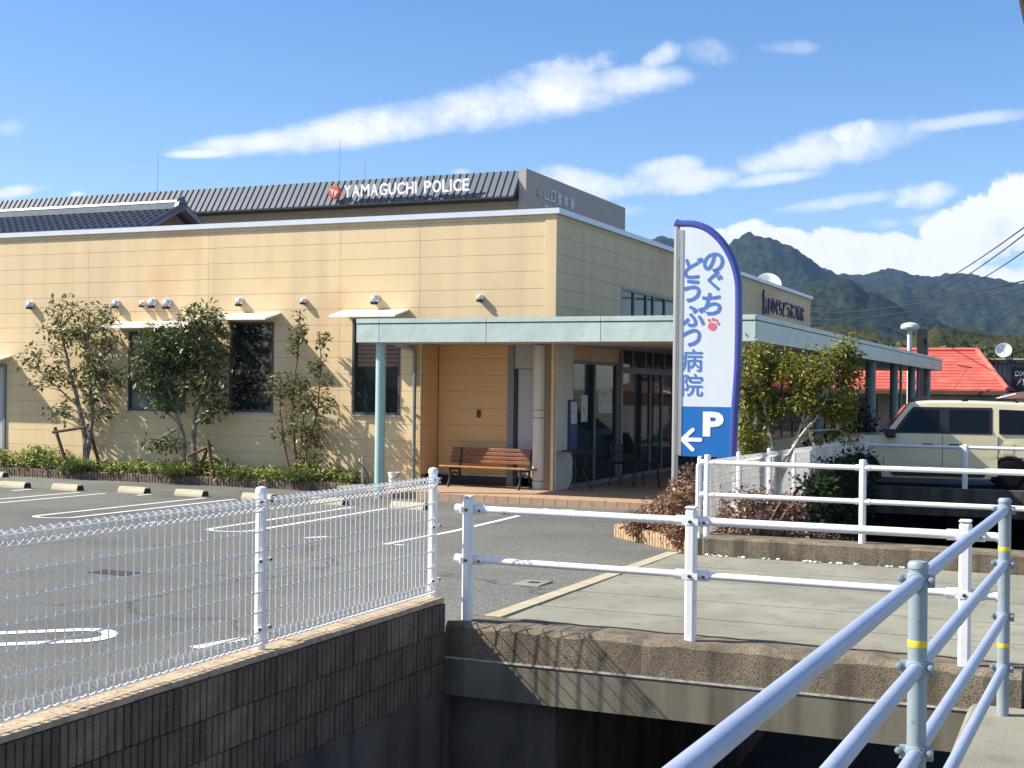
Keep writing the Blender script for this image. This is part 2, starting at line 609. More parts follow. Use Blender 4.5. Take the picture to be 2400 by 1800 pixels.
M['aggregate'] = mat('exposed_aggregate', (0.215, 0.18, 0.132), 0.95, 0.25, 5, 0.35, 120, speck=((0.09, 0.07, 0.05), 0.8, 105, 0.50), streak=((0.06, 0.053, 0.042), 0.85, 7.0), spec=0.2)
M['kerb_tan'] = mat('tan_kerb', (0.41, 0.355, 0.245), 0.9, 0.14, 6, 0.3, 60)
M['wheelstop'] = mat('wheel_stop_concrete', (0.44, 0.40, 0.29), 0.9, 0.12, 6, 0.3, 60)
M['block'] = mat('ribbed_block', (0.155, 0.112, 0.088), 0.95, 0.25, 7, 0.8, 55, speck=((0.42, 0.38, 0.33), 0.5, 38, 0.68), streak=((0.05, 0.042, 0.036), 0.6, 4.0), spec=0.2)
M['block_light'] = mat('ribbed_block_pale', (0.21, 0.155, 0.118), 0.95, 0.25, 7, 0.8, 55, speck=((0.45, 0.4, 0.35), 0.5, 38, 0.68), spec=0.2)
M['cap'] = mat('mortar_cap', (0.40, 0.315, 0.22), 0.9, 0.25, 14, 0.6, 40, speck=((0.22, 0.17, 0.12), 0.6, 24, 0.55))
M['canal'] = mat('canal_concrete', (0.115, 0.102, 0.09), 0.95, 0.25, 2.5, 0.4, 30, streak=((0.03, 0.032, 0.035), 0.85, 4.0), spec=0.2)
M['canal_bed'] = mat('canal_bed', (0.025, 0.026, 0.024), 0.9, 0.3, 2, spec=0.1)
M['white'] = mat('white_powder_coat', (0.79, 0.79, 0.80), 0.36, 0.04, 4, 0.08, 30, coat=0.15, speck=((0.40, 0.33, 0.26), 0.6, 24, 0.67))
M['wire'] = mat('white_wire', (0.86, 0.85, 0.82), 0.4, 0.03, 4)
M['bolt'] = mat('bolt_steel', (0.10, 0.10, 0.11), 0.4, 0.1, 9, metal=0.8)
M['bluegrey'] = mat('blue_grey_paint', (0.295, 0.35, 0.475), 0.42, 0.08, 3, 0.10, 24, coat=0.1, speck=((0.17, 0.19, 0.23), 0.5, 26, 0.66))
M['bluegrey_post'] = mat('blue_grey_post', (0.245, 0.305, 0.345), 0.45, 0.10, 3, 0.10, 24, speck=((0.15, 0.17, 0.19), 0.5, 26, 0.64))
M['yellow'] = mat('yellow_tape', (0.80, 0.56, 0.03), 0.5, 0.1, 20)
M['grate'] = mat('worn_grate_iron', (0.10, 0.10, 0.10), 0.6, 0.3, 20, metal=0.3)
M['wood'] = mat('bench_wood', (0.36, 0.155, 0.05), 0.5, 0.2, 5, 0.15, 30)
M['wood_back'] = mat('bench_wood_dark', (0.22, 0.088, 0.042), 0.5, 0.2, 5, 0.15, 30)  # darker brown for the back slats
M['iron'] = mat('black_iron', (0.015, 0.014, 0.016), 0.45, 0.2, 6)
M['stake'] = mat('stake_timber', (0.10, 0.062, 0.038), 0.9, 0.3, 8, 0.4, 30)
M['bark'] = mat('grey_bark', (0.17, 0.125, 0.09), 0.9, 0.35, 9, 0.5, 40, col2=(0.33, 0.28, 0.23))
M['bark_red'] = mat('red_brown_bark', (0.20, 0.085, 0.045), 0.9, 0.35, 9, 0.4, 40)
M['bark_pale'] = mat('pale_bark', (0.56, 0.50, 0.41), 0.85, 0.2, 9, 0.4, 40)
M['bark_dark'] = mat('dark_bark', (0.03, 0.025, 0.022), 0.9, 0.3, 9, 0.4, 40)
M['leaf'] = leafmat('broad_green_leaf', (0.058, 0.080, 0.024), (0.125, 0.150, 0.050), (0.28, 0.28, 0.12), 0.42, 0.32, 0.45)
M['leaf2'] = leafmat('dark_green_leaf', (0.044, 0.072, 0.026), (0.096, 0.132, 0.044), (0.25, 0.27, 0.12), 0.42, 0.32, 0.45)
M['leaf_yellow'] = leafmat('yellow_green_leaf', (0.075, 0.11, 0.015), (0.20, 0.22, 0.028), (0.44, 0.36, 0.06), 0.42, 0.45)
M['cover'] = leafmat('ground_cover_leaf', (0.08, 0.13, 0.03), (0.24, 0.30, 0.07), (0.52, 0.52, 0.20), 0.5, 0.4)
M['blade'] = leafmat('grass_blade', (0.05, 0.10, 0.025), (0.11, 0.17, 0.04), (0.32, 0.36, 0.14), 0.45, 0.35)
M['bronze'] = leafmat('bronze_leaf', (0.10, 0.045, 0.030), (0.26, 0.14, 0.085), (0.52, 0.36, 0.23), 0.5, 0.3)
M['ivy'] = leafmat('ivy_leaf', (0.010, 0.020, 0.008), (0.020, 0.038, 0.013), (0.04, 0.062, 0.02), 0.75, 0.12, 0.15)
M['farleaf'] = leafmat('far_tree_leaf', (0.022, 0.042, 0.014), (0.05, 0.07, 0.022), (0.12, 0.11, 0.03), 0.6, 0.2)
M['soil'] = mat('planter_soil', (0.06, 0.045, 0.03), 0.95, 0.3, 9, 0.4, 40)
M['edging'] = mat('brown_edging_brick', (0.185, 0.13, 0.10), 0.9, 0.3, 11, 0.3, 50)
M['edging_tan'] = mat('tan_log_edging', (0.40, 0.275, 0.165), 0.9, 0.3, 14, 0.3, 50)
M['sign_white'] = mat('sign_face_white', (0.66, 0.71, 0.76), 0.4, 0.03, 1.2)
M['sign_blue'] = mat('sign_parking_blue', (0.01, 0.145, 0.46), 0.35, 0.06, 1.5)
M['sign_navy'] = mat('sign_frame_blue', (0.055, 0.075, 0.33), 0.28, 0.06, 2, coat=0.4)
M['sign_text'] = mat('sign_lettering_blue', (0.07, 0.18, 0.52), 0.5, 0.12, 8)
M['sign_pink'] = mat('paw_pink', (0.70, 0.13, 0.20), 0.5, 0.05, 8)
M['sign_print'] = mat('sign_print_white', (0.82, 0.84, 0.86), 0.5, 0.03, 4)
M['steel'] = mat('sign_pole_steel', (0.46, 0.45, 0.43), 0.35, 0.06, 3, metal=0.6)
M['navy'] = mat('navy_letter', (0.022, 0.026, 0.12), 0.45, 0.08, 5)
M['pol_clad'] = mat('grey_standing_seam', (0.088, 0.108, 0.142), 0.60, 0.07, 0.6, spec=0.35)
M['pol_wall'] = mat('police_wall', (0.40, 0.34, 0.27), 0.85, 0.05, 0.5, streak=((0.30, 0.25, 0.20), 0.4, 1.5))
M['pol_side'] = mat('police_side_wall', (0.42, 0.375, 0.35), 0.85, 0.04, 0.4)
M['pol_dark'] = mat('dark_soffit_metal', (0.02, 0.022, 0.026), 0.5, 0.1, 3)
M['letter_white'] = mat('letter_white', (0.82, 0.82, 0.82), 0.4, 0.03, 4)
M['letter_grey'] = mat('letter_steel', (0.55, 0.55, 0.56), 0.35, 0.05, 4, metal=0.3)
M['emblem'] = mat('emblem_orange', (0.62, 0.12, 0.045), 0.4, 0.12, 3)
M['gold'] = mat('emblem_gold', (0.45, 0.28, 0.06), 0.4, 0.15, 3, metal=0.5)
M['kawara'] = mat('black_roof_tile', (0.045, 0.05, 0.066), 0.30, 0.22, 3, spec=0.7)
M['ridge'] = mat('ridge_tile_silver', (0.20, 0.215, 0.24), 0.28, 0.15, 3, spec=0.9)
M['brownwood'] = mat('gable_timber', (0.10, 0.05, 0.033), 0.8, 0.2, 3)
M['redtile'] = mat('red_roof_tile', (0.50, 0.105, 0.075), 0.6, 0.14, 1.4, speck=((0.60, 0.20, 0.15), 0.45, 1.1, 0.52))
M['redtile_dark'] = mat('red_roof_hip', (0.16, 0.06, 0.055), 0.7, 0.15, 1.4)
M['plaster'] = mat('grey_brown_plaster', (0.22, 0.20, 0.17), 0.9, 0.15, 1.5)
M['corr'] = mat('grey_corrugated', (0.30, 0.30, 0.33), 0.5, 0.08, 2, metal=0.2)
M['black'] = mat('black_sign_face', (0.012, 0.011, 0.016), 0.45, 0.1, 3)
M['pink'] = mat('pink_script', (0.72, 0.36, 0.58), 0.5, 0.05, 3)
M['dish'] = mat('dish_white', (0.82, 0.82, 0.82), 0.4, 0.03, 3)
M['ventpipe'] = mat('vent_pipe_pale', (0.56, 0.60, 0.60), 0.4, 0.06, 3)
M['van'] = mat('beige_car_paint', (0.74, 0.67, 0.44), 0.28, 0.02, 2, coat=0.6)
M['vanblack'] = mat('black_car_trim', (0.014, 0.014, 0.018), 0.45, 0.1, 6)
M['vanglass'] = glassmat('car_glass', (0.007, 0.008, 0.010), 0.03, 0.3, 1.0, 0.3, 0.0)
M['tyre'] = mat('tyre_rubber', (0.010, 0.010, 0.011), 0.95, 0.2, 20, spec=0.1)
M['rim'] = mat('alloy_rim', (0.10, 0.10, 0.105), 0.45, 0.1, 9, metal=0.5)
M['carsilver'] = mat('silver_blue_paint', (0.25, 0.29, 0.38), 0.4, 0.04, 2, metal=0.3)
M['cable'] = mat('black_cable', (0.02, 0.02, 0.022), 0.7, 0.1, 4)
M['utility'] = mat('utility_pole_concrete', (0.28, 0.28, 0.27), 0.9, 0.1, 3)
M['mountain'] = mat('mountain_forest', (0.012, 0.022, 0.014), 0.95, 0.45, 0.02, 1.0, 0.07, col2=(0.030, 0.042, 0.022), detail=14, speck=((0.006, 0.012, 0.009), 0.8, 0.11, 0.50), spec=0.05, bdist=7.0)
M['hillwood'] = mat('wooded_hill', (0.022, 0.032, 0.014), 0.95, 0.4, 0.05, 1.0, 0.5, col2=(0.050, 0.055, 0.020), detail=12, speck=((0.085, 0.052, 0.03), 0.4, 0.035, 0.58), spec=0.05, bdist=1.5)
M['ground'] = mat('distant_ground', (0.10, 0.10, 0.075), 0.95, 0.3, 0.05)
M['white_plastic'] = mat('white_plastic', (0.72, 0.72, 0.74), 0.5, 0.04, 4)
M['rubber'] = mat('black_rubber_hose', (0.015, 0.015, 0.016), 0.6, 0.1, 6)
M['paper_blue'] = mat('notice_blue', (0.03, 0.05, 0.16), 0.5, 0.3, 12)
M['paper'] = mat('notice_paper', (0.66, 0.66, 0.62), 0.7, 0.3, 22, speck=((0.30, 0.18, 0.12), 0.8, 16, 0.56))

_font_probe = None


def text_mesh(s, size, extrude=0.0, bold=0.0, align='CENTER'):
    cu_ = bpy.data.curves.new("lettering", 'FONT')
    cu_.body = s
    cu_.size = size
    cu_.extrude = extrude
    cu_.offset = bold
    cu_.resolution_u = 3
    cu_.align_x = align
    ob = bpy.data.objects.new("lettering", cu_)
    COL.objects.link(ob)
    dg = bpy.context.evaluated_depsgraph_get()
    me = bpy.data.meshes.new_from_object(ob.evaluated_get(dg))
    bpy.data.objects.remove(ob)
    bpy.data.curves.remove(cu_)
    return me


def letter(s, name, m, parent, centre, right, up, height=None, width=None, depth=0.02, bold=0.0, skew=0.0, rot=0.0):
    """one flat or thick glyph (or word) centred at a point, its size given by height or width"""
    me = text_mesh(s, 1.0, 0.0, bold)
    n = len(me.vertices)
    if n == 0:
        return None
    co = np.empty(n * 3)
    me.vertices.foreach_get("co", co)
    co = co.reshape(-1, 3)
    mn, mx_ = co.min(0), co.max(0)
    c = (mn + mx_) / 2
    ext = np.maximum(mx_ - mn, 1e-4)
    sy = (height / ext[1]) if height else (width / ext[0])
    sx = (width / ext[0]) if width else sy
    if not height:
        sy = sx
    polys = [tuple(p.vertices) for p in me.polygons]
    bpy.data.meshes.remove(me)
    rt, u = Vector(right).normalized(), Vector(up).normalized()
    nrm = rt.cross(u)
    pts = []
    cr, sr = math.cos(rot), math.sin(rot)
    for p in co:
        a, b = (p[0] - c[0]) * sx, (p[1] - c[1]) * sy
        a += b * skew
        a, b = a * cr - b * sr, a * sr + b * cr
        pts.append(Vector(centre) + rt * a + u * b)
    mb = MB()
    mb.add([p + nrm * depth for p in pts], polys)
    if depth > 0.004:
        mb.add([p for p in pts], [tuple(reversed(f)) for f in polys])
        cnt = {}
        for f in polys:
            for i in range(len(f)):
                e = (f[i], f[(i + 1) % len(f)])
                cnt[e] = cnt.get(e, 0) + 1
        o = 0
        k = len(pts)
        for (a, b) in list(cnt):
            if (b, a) not in cnt:
                mb.f.append((a, b, b + k, a + k)[::-1])
                mb.s.append(False)
    return mb.build(name, m, parent, recalc=False)


# ------------------------------------------------------------------ foliage
def leaf_quads(mb, c, r, n, size, g, flat=0.0, squash=1.0):
    c = Vector(c)
    for _ in range(n):
        while True:
            p = Vector((g.uniform(-1, 1), g.uniform(-1, 1), g.uniform(-1, 1)))
            if p.length <= 1:
                break
        p = Vector((p.x * r, p.y * r, p.z * r * squash))
        d = Vector((g.gauss(0, 1), g.gauss(0, 1), g.gauss(-0.1, 0.6)))
        d = (d + p.normalized() * 0.9).normalized() if p.length > 1e-6 else d.normalized()
        nrm = Vector((g.gauss(0, 0.6), g.gauss(0, 0.6), 1.0 + flat)).normalized()
        s = d.cross(nrm)
        if s.length < 1e-3:
            continue
        s.normalize()
        nn = s.cross(d)
        L = size * g.uniform(0.55, 1.35)
        w = L * g.uniform(0.20, 0.28)
        q = c + p
        droop = nn * (-0.12 * L)
        mb.add([q, q + d * L * 0.5 + s * w + nn * 0.05 * L, q + d * L + droop, q + d * L * 0.5 - s * w + nn * 0.05 * L, q + d * L * 0.52 - nn * 0.05 * L],
               [(0, 4, 1), (1, 4, 2), (0, 3, 4), (3, 2, 4)], True)


def bez(p0, p1, g, sag=0.08, n=4):
    p0, p1 = Vector(p0), Vector(p1)
    L = (p1 - p0).length
    m = (p0 + p1) / 2 + Vector((g.uniform(-1, 1), g.uniform(-1, 1), g.uniform(-0.3, 0.8))) * L * sag
    return [(p0 * (1 - t) ** 2 + m * 2 * t * (1 - t) + p1 * t * t) for t in [i / n for i in range(n + 1)]]


def tree(name, label, base, stems, blobs, leafm, barkm, lsize, seed, per=42, cr=0.17, twig=0.009, group=None, cat="tree"):
    """stems: list of (points relative to base, r0, r1); blobs: ellipsoids (centre, radii, clusters)"""
    g = random.Random(seed)
    t = thing(name, label, cat, base, group)
    bv = Vector(base)
    tb = MB()
    allp = []
    for pts, r0, r1 in stems:
        P = [bv + Vector(p) for p in pts]
        fine = []
        for i in range(len(P) - 1):
            for k in range(4):
                q = P[i].lerp(P[i + 1], k / 4)
                if k:
                    q += Vector((g.uniform(-1, 1), g.uniform(-1, 1), 0)) * 0.012
                fine.append(q)
        fine.append(P[-1])
        n = len(fine)
        rs = [r0 + (r1 - r0) * i / (n - 1) for i in range(n)]
        tb.tube(fine, rs, 7)
        for i, q in enumerate(fine):
            if i > n * 0.25:
                allp.append((q, rs[i]))
    tb.build('trunk', barkm, t)
    br, fo = MB(), MB()
    for c, rad, ncl in blobs:
        for _ in range(ncl):
            while True:
                p = Vector((g.uniform(-1, 1), g.uniform(-1, 1), g.uniform(-1, 1)))
                if 0.15 < p.length <= 1:
                    break
            q = bv + Vector(c) + Vector((p.x * rad[0], p.y * rad[1], p.z * rad[2]))
            near = min(allp, key=lambda a: (a[0] - q).length + max(0.0, a[0].z - q.z + 0.12) * 2.0)
            pts = bez(near[0], q, g, 0.13)
            br.tube(pts, [min(near[1] * 0.7, twig * 1.5), twig, twig * .8, twig * .6, twig * 0.45], 4, caps=False)
            k = int(per * g.uniform(0.5, 1.3))
            leaf_quads(fo, q, cr * g.uniform(0.75, 1.3), k, lsize, g, 0.2, 0.75)
            leaf_quads(fo, pts[3], cr * 0.6, k // 5, lsize, g, 0.2)
    tag(br.build('branches', barkm, t), kind='stuff')
    f = fo.build('foliage', leafm, t, recalc=False)
    return t


# ================================================================== THE SETTING
def lotz(y):
    return -0.025 * max(0.0, y - 8.0)


# ground far away, in pieces round the canal
g_ = MB()
for x0, x1, y0, y1 in ((-2600, -4.3, 24.4, 3600), (-4.3, -0.5, 34.0, 3600), (-0.5, 2600, 34.0, 3600), (-2600, -41, -500, 24.4), (3.6, 2600, -500, 34.0)):
    g_.add([(x0, y0, -0.52), (x1, y0, -0.52), (x1, y1, -0.52), (x0, y1, -0.52)], [(0, 1, 2, 3)])
tag(g_.build('ground', M['ground']), kind='structure')

# parking lot: level near the canal, falling gently to the building
l_ = MB()
ys = [-12, 0, 8, 12, 16, 20, 22.08]
xs = [-41, -30, -20, -12, -8, -4.06]
idx = []
for y in ys:
    for x in xs:
        l_.v.append((x, y, lotz(y)))
for j in range(len(ys) - 1):
    for i in range(len(xs) - 1):
        a = j * len(xs) + i
        l_.f.append((a, a + 1, a + 1 + len(xs), a + len(xs)))
        l_.s.append(False)
tag(l_.build('parking_lot', M['asphalt']), kind='structure')
# asphalt strip between wall top and bridge corner, and the court in front of the terrace to the canal bank
l2 = MB()
l2.add([(-4.06, 8.05, -0.002), (-3.93, 8.05, -0.002), (-3.93, 13.0, lotz(13)), (-4.06, 13.0, lotz(13))], [(0, 1, 2, 3)])
l2.add([(-4.06, 13.0, lotz(13)), (-3.72, 13.0, lotz(13)), (-4.35, 24.4, lotz(22)), (-4.06, 24.4, lotz(22))], [(0, 1, 2, 3)])
tag(l2.build('lot_margin', M['asphalt']), kind='structure')


def line_strip(pts, w, name='parking_line', lift=0.004):
    """painted line following the slope of the lot"""
    mb = MB()
    P = [Vector((p[0], p[1], 0)) for p in pts]
    L, Rr = [], []
    for i, p in enumerate(P):
        a = P[max(0, i - 1)]
        b = P[min(len(P) - 1, i + 1)]
        d = (b - a).normalized()
        nrm = Vector((-d.y, d.x, 0)) * w / 2
        L.append(p + nrm)
        Rr.append(p - nrm)
    vs = [(q.x, q.y, lotz(q.y) + lift) for q in L + Rr]
    n = len(P)
    mb.add(vs, [(i, i + 1, n + i + 1, n + i) for i in range(n - 1)])
    return tag(mb.build(name, M['paint']), kind='structure')


def u_line(x0, y0, x1, y1, gap, w=0.08):
    """hairpin stall line with a rounded near end"""
    a, b = Vector((x0, y0)), Vector((x1, y1))
    d = (a - b).normalized()
    s = Vector((d.y, -d.x))
    h = gap / 2
    pts = [b + s * h]
    n = 10
    for k in range(n + 1):
        t = math.pi * k / n
        pts.append(a + s * (math.cos(t) * h) + d * (math.sin(t) * h))
    pts.append(b - s * h)
    fine = [pts[0], pts[0].lerp(pts[1], .5)] + pts[1:-1] + [pts[-2].lerp(pts[-1], .5), pts[-1]]
    line_strip([(p.x, p.y) for p in fine], w)


u_line(-12.5, 13.75, -13.15, 18.25, 0.55)
u_line(-9.55, 13.5, -10.2, 18.0, 0.55)
u_line(-15.05, 14.6, -15.6, 18.0, 0.50)
u_line(-17.9, 15.0, -18.4, 18.1, 0.50)
line_strip([(-7.16, 13.05), (-7.3, 15.0), (-7.6, 17.3), (-7.95, 19.7)], 0.085)
line_strip([(-7.2, 13.02), (-6.95, 13.02)], 0.09)
u_line(-5.95, 6.75, -9.5, 3.6, 0.40, 0.10)
for a, b in (((-11.03, 13.45), (-10.93, 13.85)), ((-8.27, 13.1), (-8.15, 13.4)), ((-16.9, 17.5), (-17.0, 18.05)), ((-14.62, 17.95), (-14.66, 18.4)), ((-7.7, 19.5), (-7.5, 19.75)), ((-5.05, 6.75), (-4.95, 7.15))):
    line_strip([a, b], 0.09)

sb_ = MB()
sb_.box(-41, -4.061, -12, 24.3, -3.0, -0.5)
sb_.box(-4.30, -3.905, 7.897, 13.3, -3.0, -0.16)
sb_.box(-41, -4.33, 24.3, 34.0, -3.0, -0.53)
tag(sb_.build('soil', M['canal']), kind='structure')

# channel under the bridge
c_ = MB()
c_.add([(-3.93, -12, -2.7), (0.0, -12, -2.7), (0.0, 60, -2.7), (-3.93, 60, -2.7)], [(0, 1, 2, 3)])
tag(c_.build('canal_bed', M['canal_bed']), kind='structure')
c_ = MB()
c_.box(-0.46, -0.30, -12, 34.0, -2.7, -0.12)
c_.box(-0.46, 0.3, 7.75, 8.0, -2.7, -0.43)
tag(c_.build('canal_bank', M['canal']), kind='structure')
# pavement where the photographer stands and the kerb block under the grey railing
p_ = MB()
p_.add([(-0.2, -12, -0.16), (3.6, -12, -0.16), (3.6, 34, -0.16), (-0.2, 34, -0.16)], [(0, 1, 2, 3)])
tag(p_.build('pavement', M['concrete']), kind='structure')
p_ = MB()
p_.bbox(-0.62, -0.2, -6.0, 4.9, -0.43, -0.06, 0.02)
p_.bbox(-0.60, 0.25, 4.91, 7.62, -0.43, -0.05, 0.025)
tag(p_.build('kerb_block', M['concrete']), kind='structure')

# mountains: rows from the foot to the ridge, in true position about 2 km off
def ridge_h(table, az):
    for (a0, h0), (a1, h1) in zip(table[:-1], table[1:]):
        if a0 <= az <= a1:
            t = (az - a0) / (a1 - a0)
            t = t * t * (3 - 2 * t)
            return h0 + (h1 - h0) * t
    return table[0][1] if az < table[0][0] else table[-1][1]


def ridge_mesh(name, m, table, d0, d1, az0, az1, naz, nr, rough, lump, seed, zfoot=-1.0):
    """hillside between distances d0 and d1; table gives (azimuth, elevation) of the skyline"""
    mb = MB()
    for j in range(nr + 1):
        t = j / nr
        for i in range(naz + 1):
            az = az0 + (az1 - az0) * i / naz
            el = ridge_h(table, az)
            hgt = math.tan(R(max(el, 0.05))) * d1
            d = d0 + (d1 - d0) * t
            x, y = math.sin(R(az)) * d, math.cos(R(az)) * d
            prof = t ** 0.9
            nv = noise.fractal(Vector((x / (rough * 5.0), y / (rough * 5.0), seed)), 1.0, 2.0, 6)
            gul = noise.fractal(Vector((az * 0.30 + seed + t * 0.5, t * 1.1, 0.3 + seed)), 1.0, 2.0, 5)
            z = hgt * prof * (1 + 0.16 * gul * math.sin(math.pi * min(1, t))) + nv * rough * 0.6 * math.sin(math.pi * t)
            z += noise.noise(Vector((x / lump, y / lump, 5.0 + seed))) * lump * 0.10 * min(1, 4 * t)
            z += abs(noise.noise(Vector((x / (lump * .30), y / (lump * .30), 2.0 + seed)))) * lump * 0.16 * min(1, 4 * t)
            mb.v.append((x, y, z + 1.62 * prof + zfoot * (1 - t)))
    # the back slope falls away so that the ridge has a far side
    for i in range(naz + 1):
        az = az0 + (az1 - az0) * i / naz
        d = d1 * 1.5
        mb.v.append((math.sin(R(az)) * d, math.cos(R(az)) * d, zfoot))
    w = naz + 1
    for j in range(nr + 1):
        for i in range(naz):
            a = j * w + i
            mb.f.append((a, a + 1, a + 1 + w, a + w))
            mb.s.append(True)
    return tag(mb.build(name, m, recalc=False), kind='structure')


SKYL = []
for u, v in ((700, 800), (1100, 720), (1330, 640), (1480, 585), (1525, 563), (1545, 555), (1600, 566), (1680, 590), (1725, 570), (1764, 559), (1801, 568), (1846, 592), (1890, 604),
             (1931, 631), (1968, 645), (2025, 646), (2070, 635), (2110, 635), (2143, 649), (2192, 650), (2224, 645), (2273, 647), (2334, 654), (2400, 668), (2500, 690), (2700, 720), (3100, 760)):
    w_ = cam.matrix_world.to_3x3() @ Vector(((u - 1200) / 3131, (900 - v) / 3131, -1))
    SKYL.append((math.degrees(math.atan2(w_.x, w_.y)), math.degrees(math.atan2(w_.z, math.hypot(w_.x, w_.y)))))
ridge_mesh('mountain', M['mountain'], SKYL, 900, 2300, -30, 10, 620, 80, 46, 42, 1.3)
MID = []
for u, v in ((1400, 860), (1600, 800), (1750, 700), (1900, 660), (1990, 655), (2040, 690), (2150, 735), (2250, 775), (2350, 800), (2500, 810), (2900, 800)):
    w_ = cam.matrix_world.to_3x3() @ Vector(((u - 1200) / 3131, (900 - v) / 3131, -1))
    MID.append((math.degrees(math.atan2(w_.x, w_.y)), math.degrees(math.atan2(w_.z, math.hypot(w_.x, w_.y)))))
ridge_mesh('mountain', M['mountain'], MID, 600, 1250, -24, 8, 420, 60, 24, 26, 6.1)
LOW = []
for u, v in ((1500, 840), (1800, 790), (1890, 772), (1960, 768), (2040, 782), (2110, 800), (2160, 785), (2200, 770), (2260, 780), (2330, 788), (2400, 790), (2600, 800), (2900, 830)):
    w_ = cam.matrix_world.to_3x3() @ Vector(((u - 1200) / 3131, (900 - v) / 3131, -1))
    LOW.append((math.degrees(math.atan2(w_.x, w_.y)), math.degrees(math.atan2(w_.z, math.hypot(w_.x, w_.y)))))
ridge_mesh('hill', M['hillwood'], LOW, 160, 300, -22, 6, 420, 50, 3.0, 7, 3.7)

# ================================================================== BRIDGE
br = thing('bridge', 'concrete slab bridge over the dark canal with rough aggregate kerb', 'bridge', (-2.2, 10.4, 0.0))
d_ = MB()
ycuts = [8.32, 9.25, 10.06, 11.12, 12.0, 12.9]
for a, b in zip(ycuts[:-1], ycuts[1:]):
    MBs = MB().box(-3.80, 0.3, a + 0.020, b - 0.020, -0.34, 0.0 - 0.015 * (a - 8.3) / 4.6)
    MBs.build('deck_slab', M['concrete'], br)
for yj in ycuts[1:-1]:
    MB().box(-3.80, 0.3, yj - 0.0195, yj + 0.0195, -0.20, -0.024 - 0.015 * (yj - 8.3) / 4.6).build('joint', M['joint'], br)
MB().box(-3.80, 0.3, 8.3, 12.95, -0.40, -0.345).build('slab_underside', M['concrete_old'], br)
# near kerb, its top slightly broken
k_ = MB()
n = 34
top, bot = [], []
gk = random.Random(5)
for i in range(n + 1):
    x = -3.90 + (3.55) * i / n
    dz = gk.uniform(-0.010, 0.006)
    dy = gk.uniform(-0.008, 0.008)
    k_.v += [(x, 7.896, -0.15), (x, 7.905 + dy * .6, 0.045 + dz), (x, 7.94 + dy * .5, 0.078 + dz), (x, 8.27, 0.07 + dz * .5), (x, 8.30, 0.03), (x, 8.30, -0.15)]
for i in range(n):
    for k in range(6):
        a, b = i * 6 + k, i * 6 + (k + 1) % 6
        k_.f.append((a, b, b + 6, a + 6))
        k_.s.append(False)
k_.f += [tuple(range(5, -1, -1)), tuple(n * 6 + k for k in range(6))]
k_.s += [False, False]
k_.build('kerb', M['aggregate'], br)
MB().box(-3.90, -0.35, 7.90, 8.30, -0.40, -0.155).build('edge_beam', M['concrete_old'], br)
MB().box(-3.90, -0.352, 7.893, 7.90, -0.160, -0.147).build('joint_line', mat('pale_joint', (0.42, 0.41, 0.36), 0.9, 0.4, 30), br)
# far kerb
k_ = MB()
k_.bbox(-3.55, 0.3, 12.92, 13.32, -0.40, 0.17, 0.02)
k_.build('kerb', M['aggregate'], br)
gp = MB()
for i in range(46):
    x = -3.5 + gk.random() ** 1.5 * 1.9
    s = gk.uniform(0.008, 0.022)
    y = 12.90 - gk.random() ** 2 * 0.06
    gp.lathe([(0.001, 0), (s, s * .35), (s * .7, s * .8), (0.001, s * .9)], (x, y, -0.012), 6)
tag(gp.build('gravel', M['paint']), 'white pebbles gathered along the foot of the far kerb', 'gravel', kind='stuff')
# tan kerb between lot and bridge deck
k_ = MB()
k_.add([(-3.925, 7.95, 0.02), (-3.80, 7.95, 0.02), (-3.80, 13.0, -0.01), (-3.925, 13.0, -0.01), (-3.925, 7.95, -0.3), (-3.80, 7.95, -0.3), (-3.80, 13.0, -0.3), (-3.925, 13.0, -0.3)],
       [(0, 1, 2, 3), (0, 4, 5, 1), (1, 5, 6, 2), (2, 6, 7, 3), (3, 7, 4, 0)])
tag(k_.build('lot_kerb', M['kerb_tan']), kind='structure')
# abutments below
ab = MB()
ab.box(-3.90, -3.15, 8.00, 12.9, -2.7, -0.402)
ab.build('abutment', M['canal'], br)
MB().box(-0.50, -0.35, 8.05, 12.9, -2.7, -0.402).build('abutment', M['canal'], br)

# ================================================================== RETAINING WALL of ribbed blocks
rw = thing('retaining_wall', 'dark ribbed concrete block wall along the canal edge below the mesh fence', 'wall', (-3.95, 4.0, -0.36))
WZ = 0.235
BL = 0.397


def rib_block(w=0.39, h=0.184, ribs=8, seed=0):
    """split face block: vertical ribs on the +X side, local origin at its lower near corner"""
    g = random.Random(seed)
    mb = MB()
    prof = [(0.0, -0.10)]
    p = w / ribs
    for k in range(ribs):
        o = g.uniform(-0.004, 0.004)
        y0 = k * p
        prof += [(y0 + 0.0025, -0.012), (y0 + 0.006, 0.008 + o), (y0 + p * .5, 0.012 + o), (y0 + p - 0.006, 0.008 + o), (y0 + p - 0.0025, -0.012)]
    prof.append((w, -0.10))
    n = len(prof)
    vs = [(x, y, 0.0) for y, x in prof] + [(x, y, h) for y, x in prof]
    fs = [(i, i + 1, n + i + 1, n + i) for i in range(n - 1)]
    fs += [tuple(range(n, 2 * n)), tuple(range(n - 1, -1, -1)), (n - 1, 0, n, 2 * n - 1)]
    return mb.add(vs, fs)


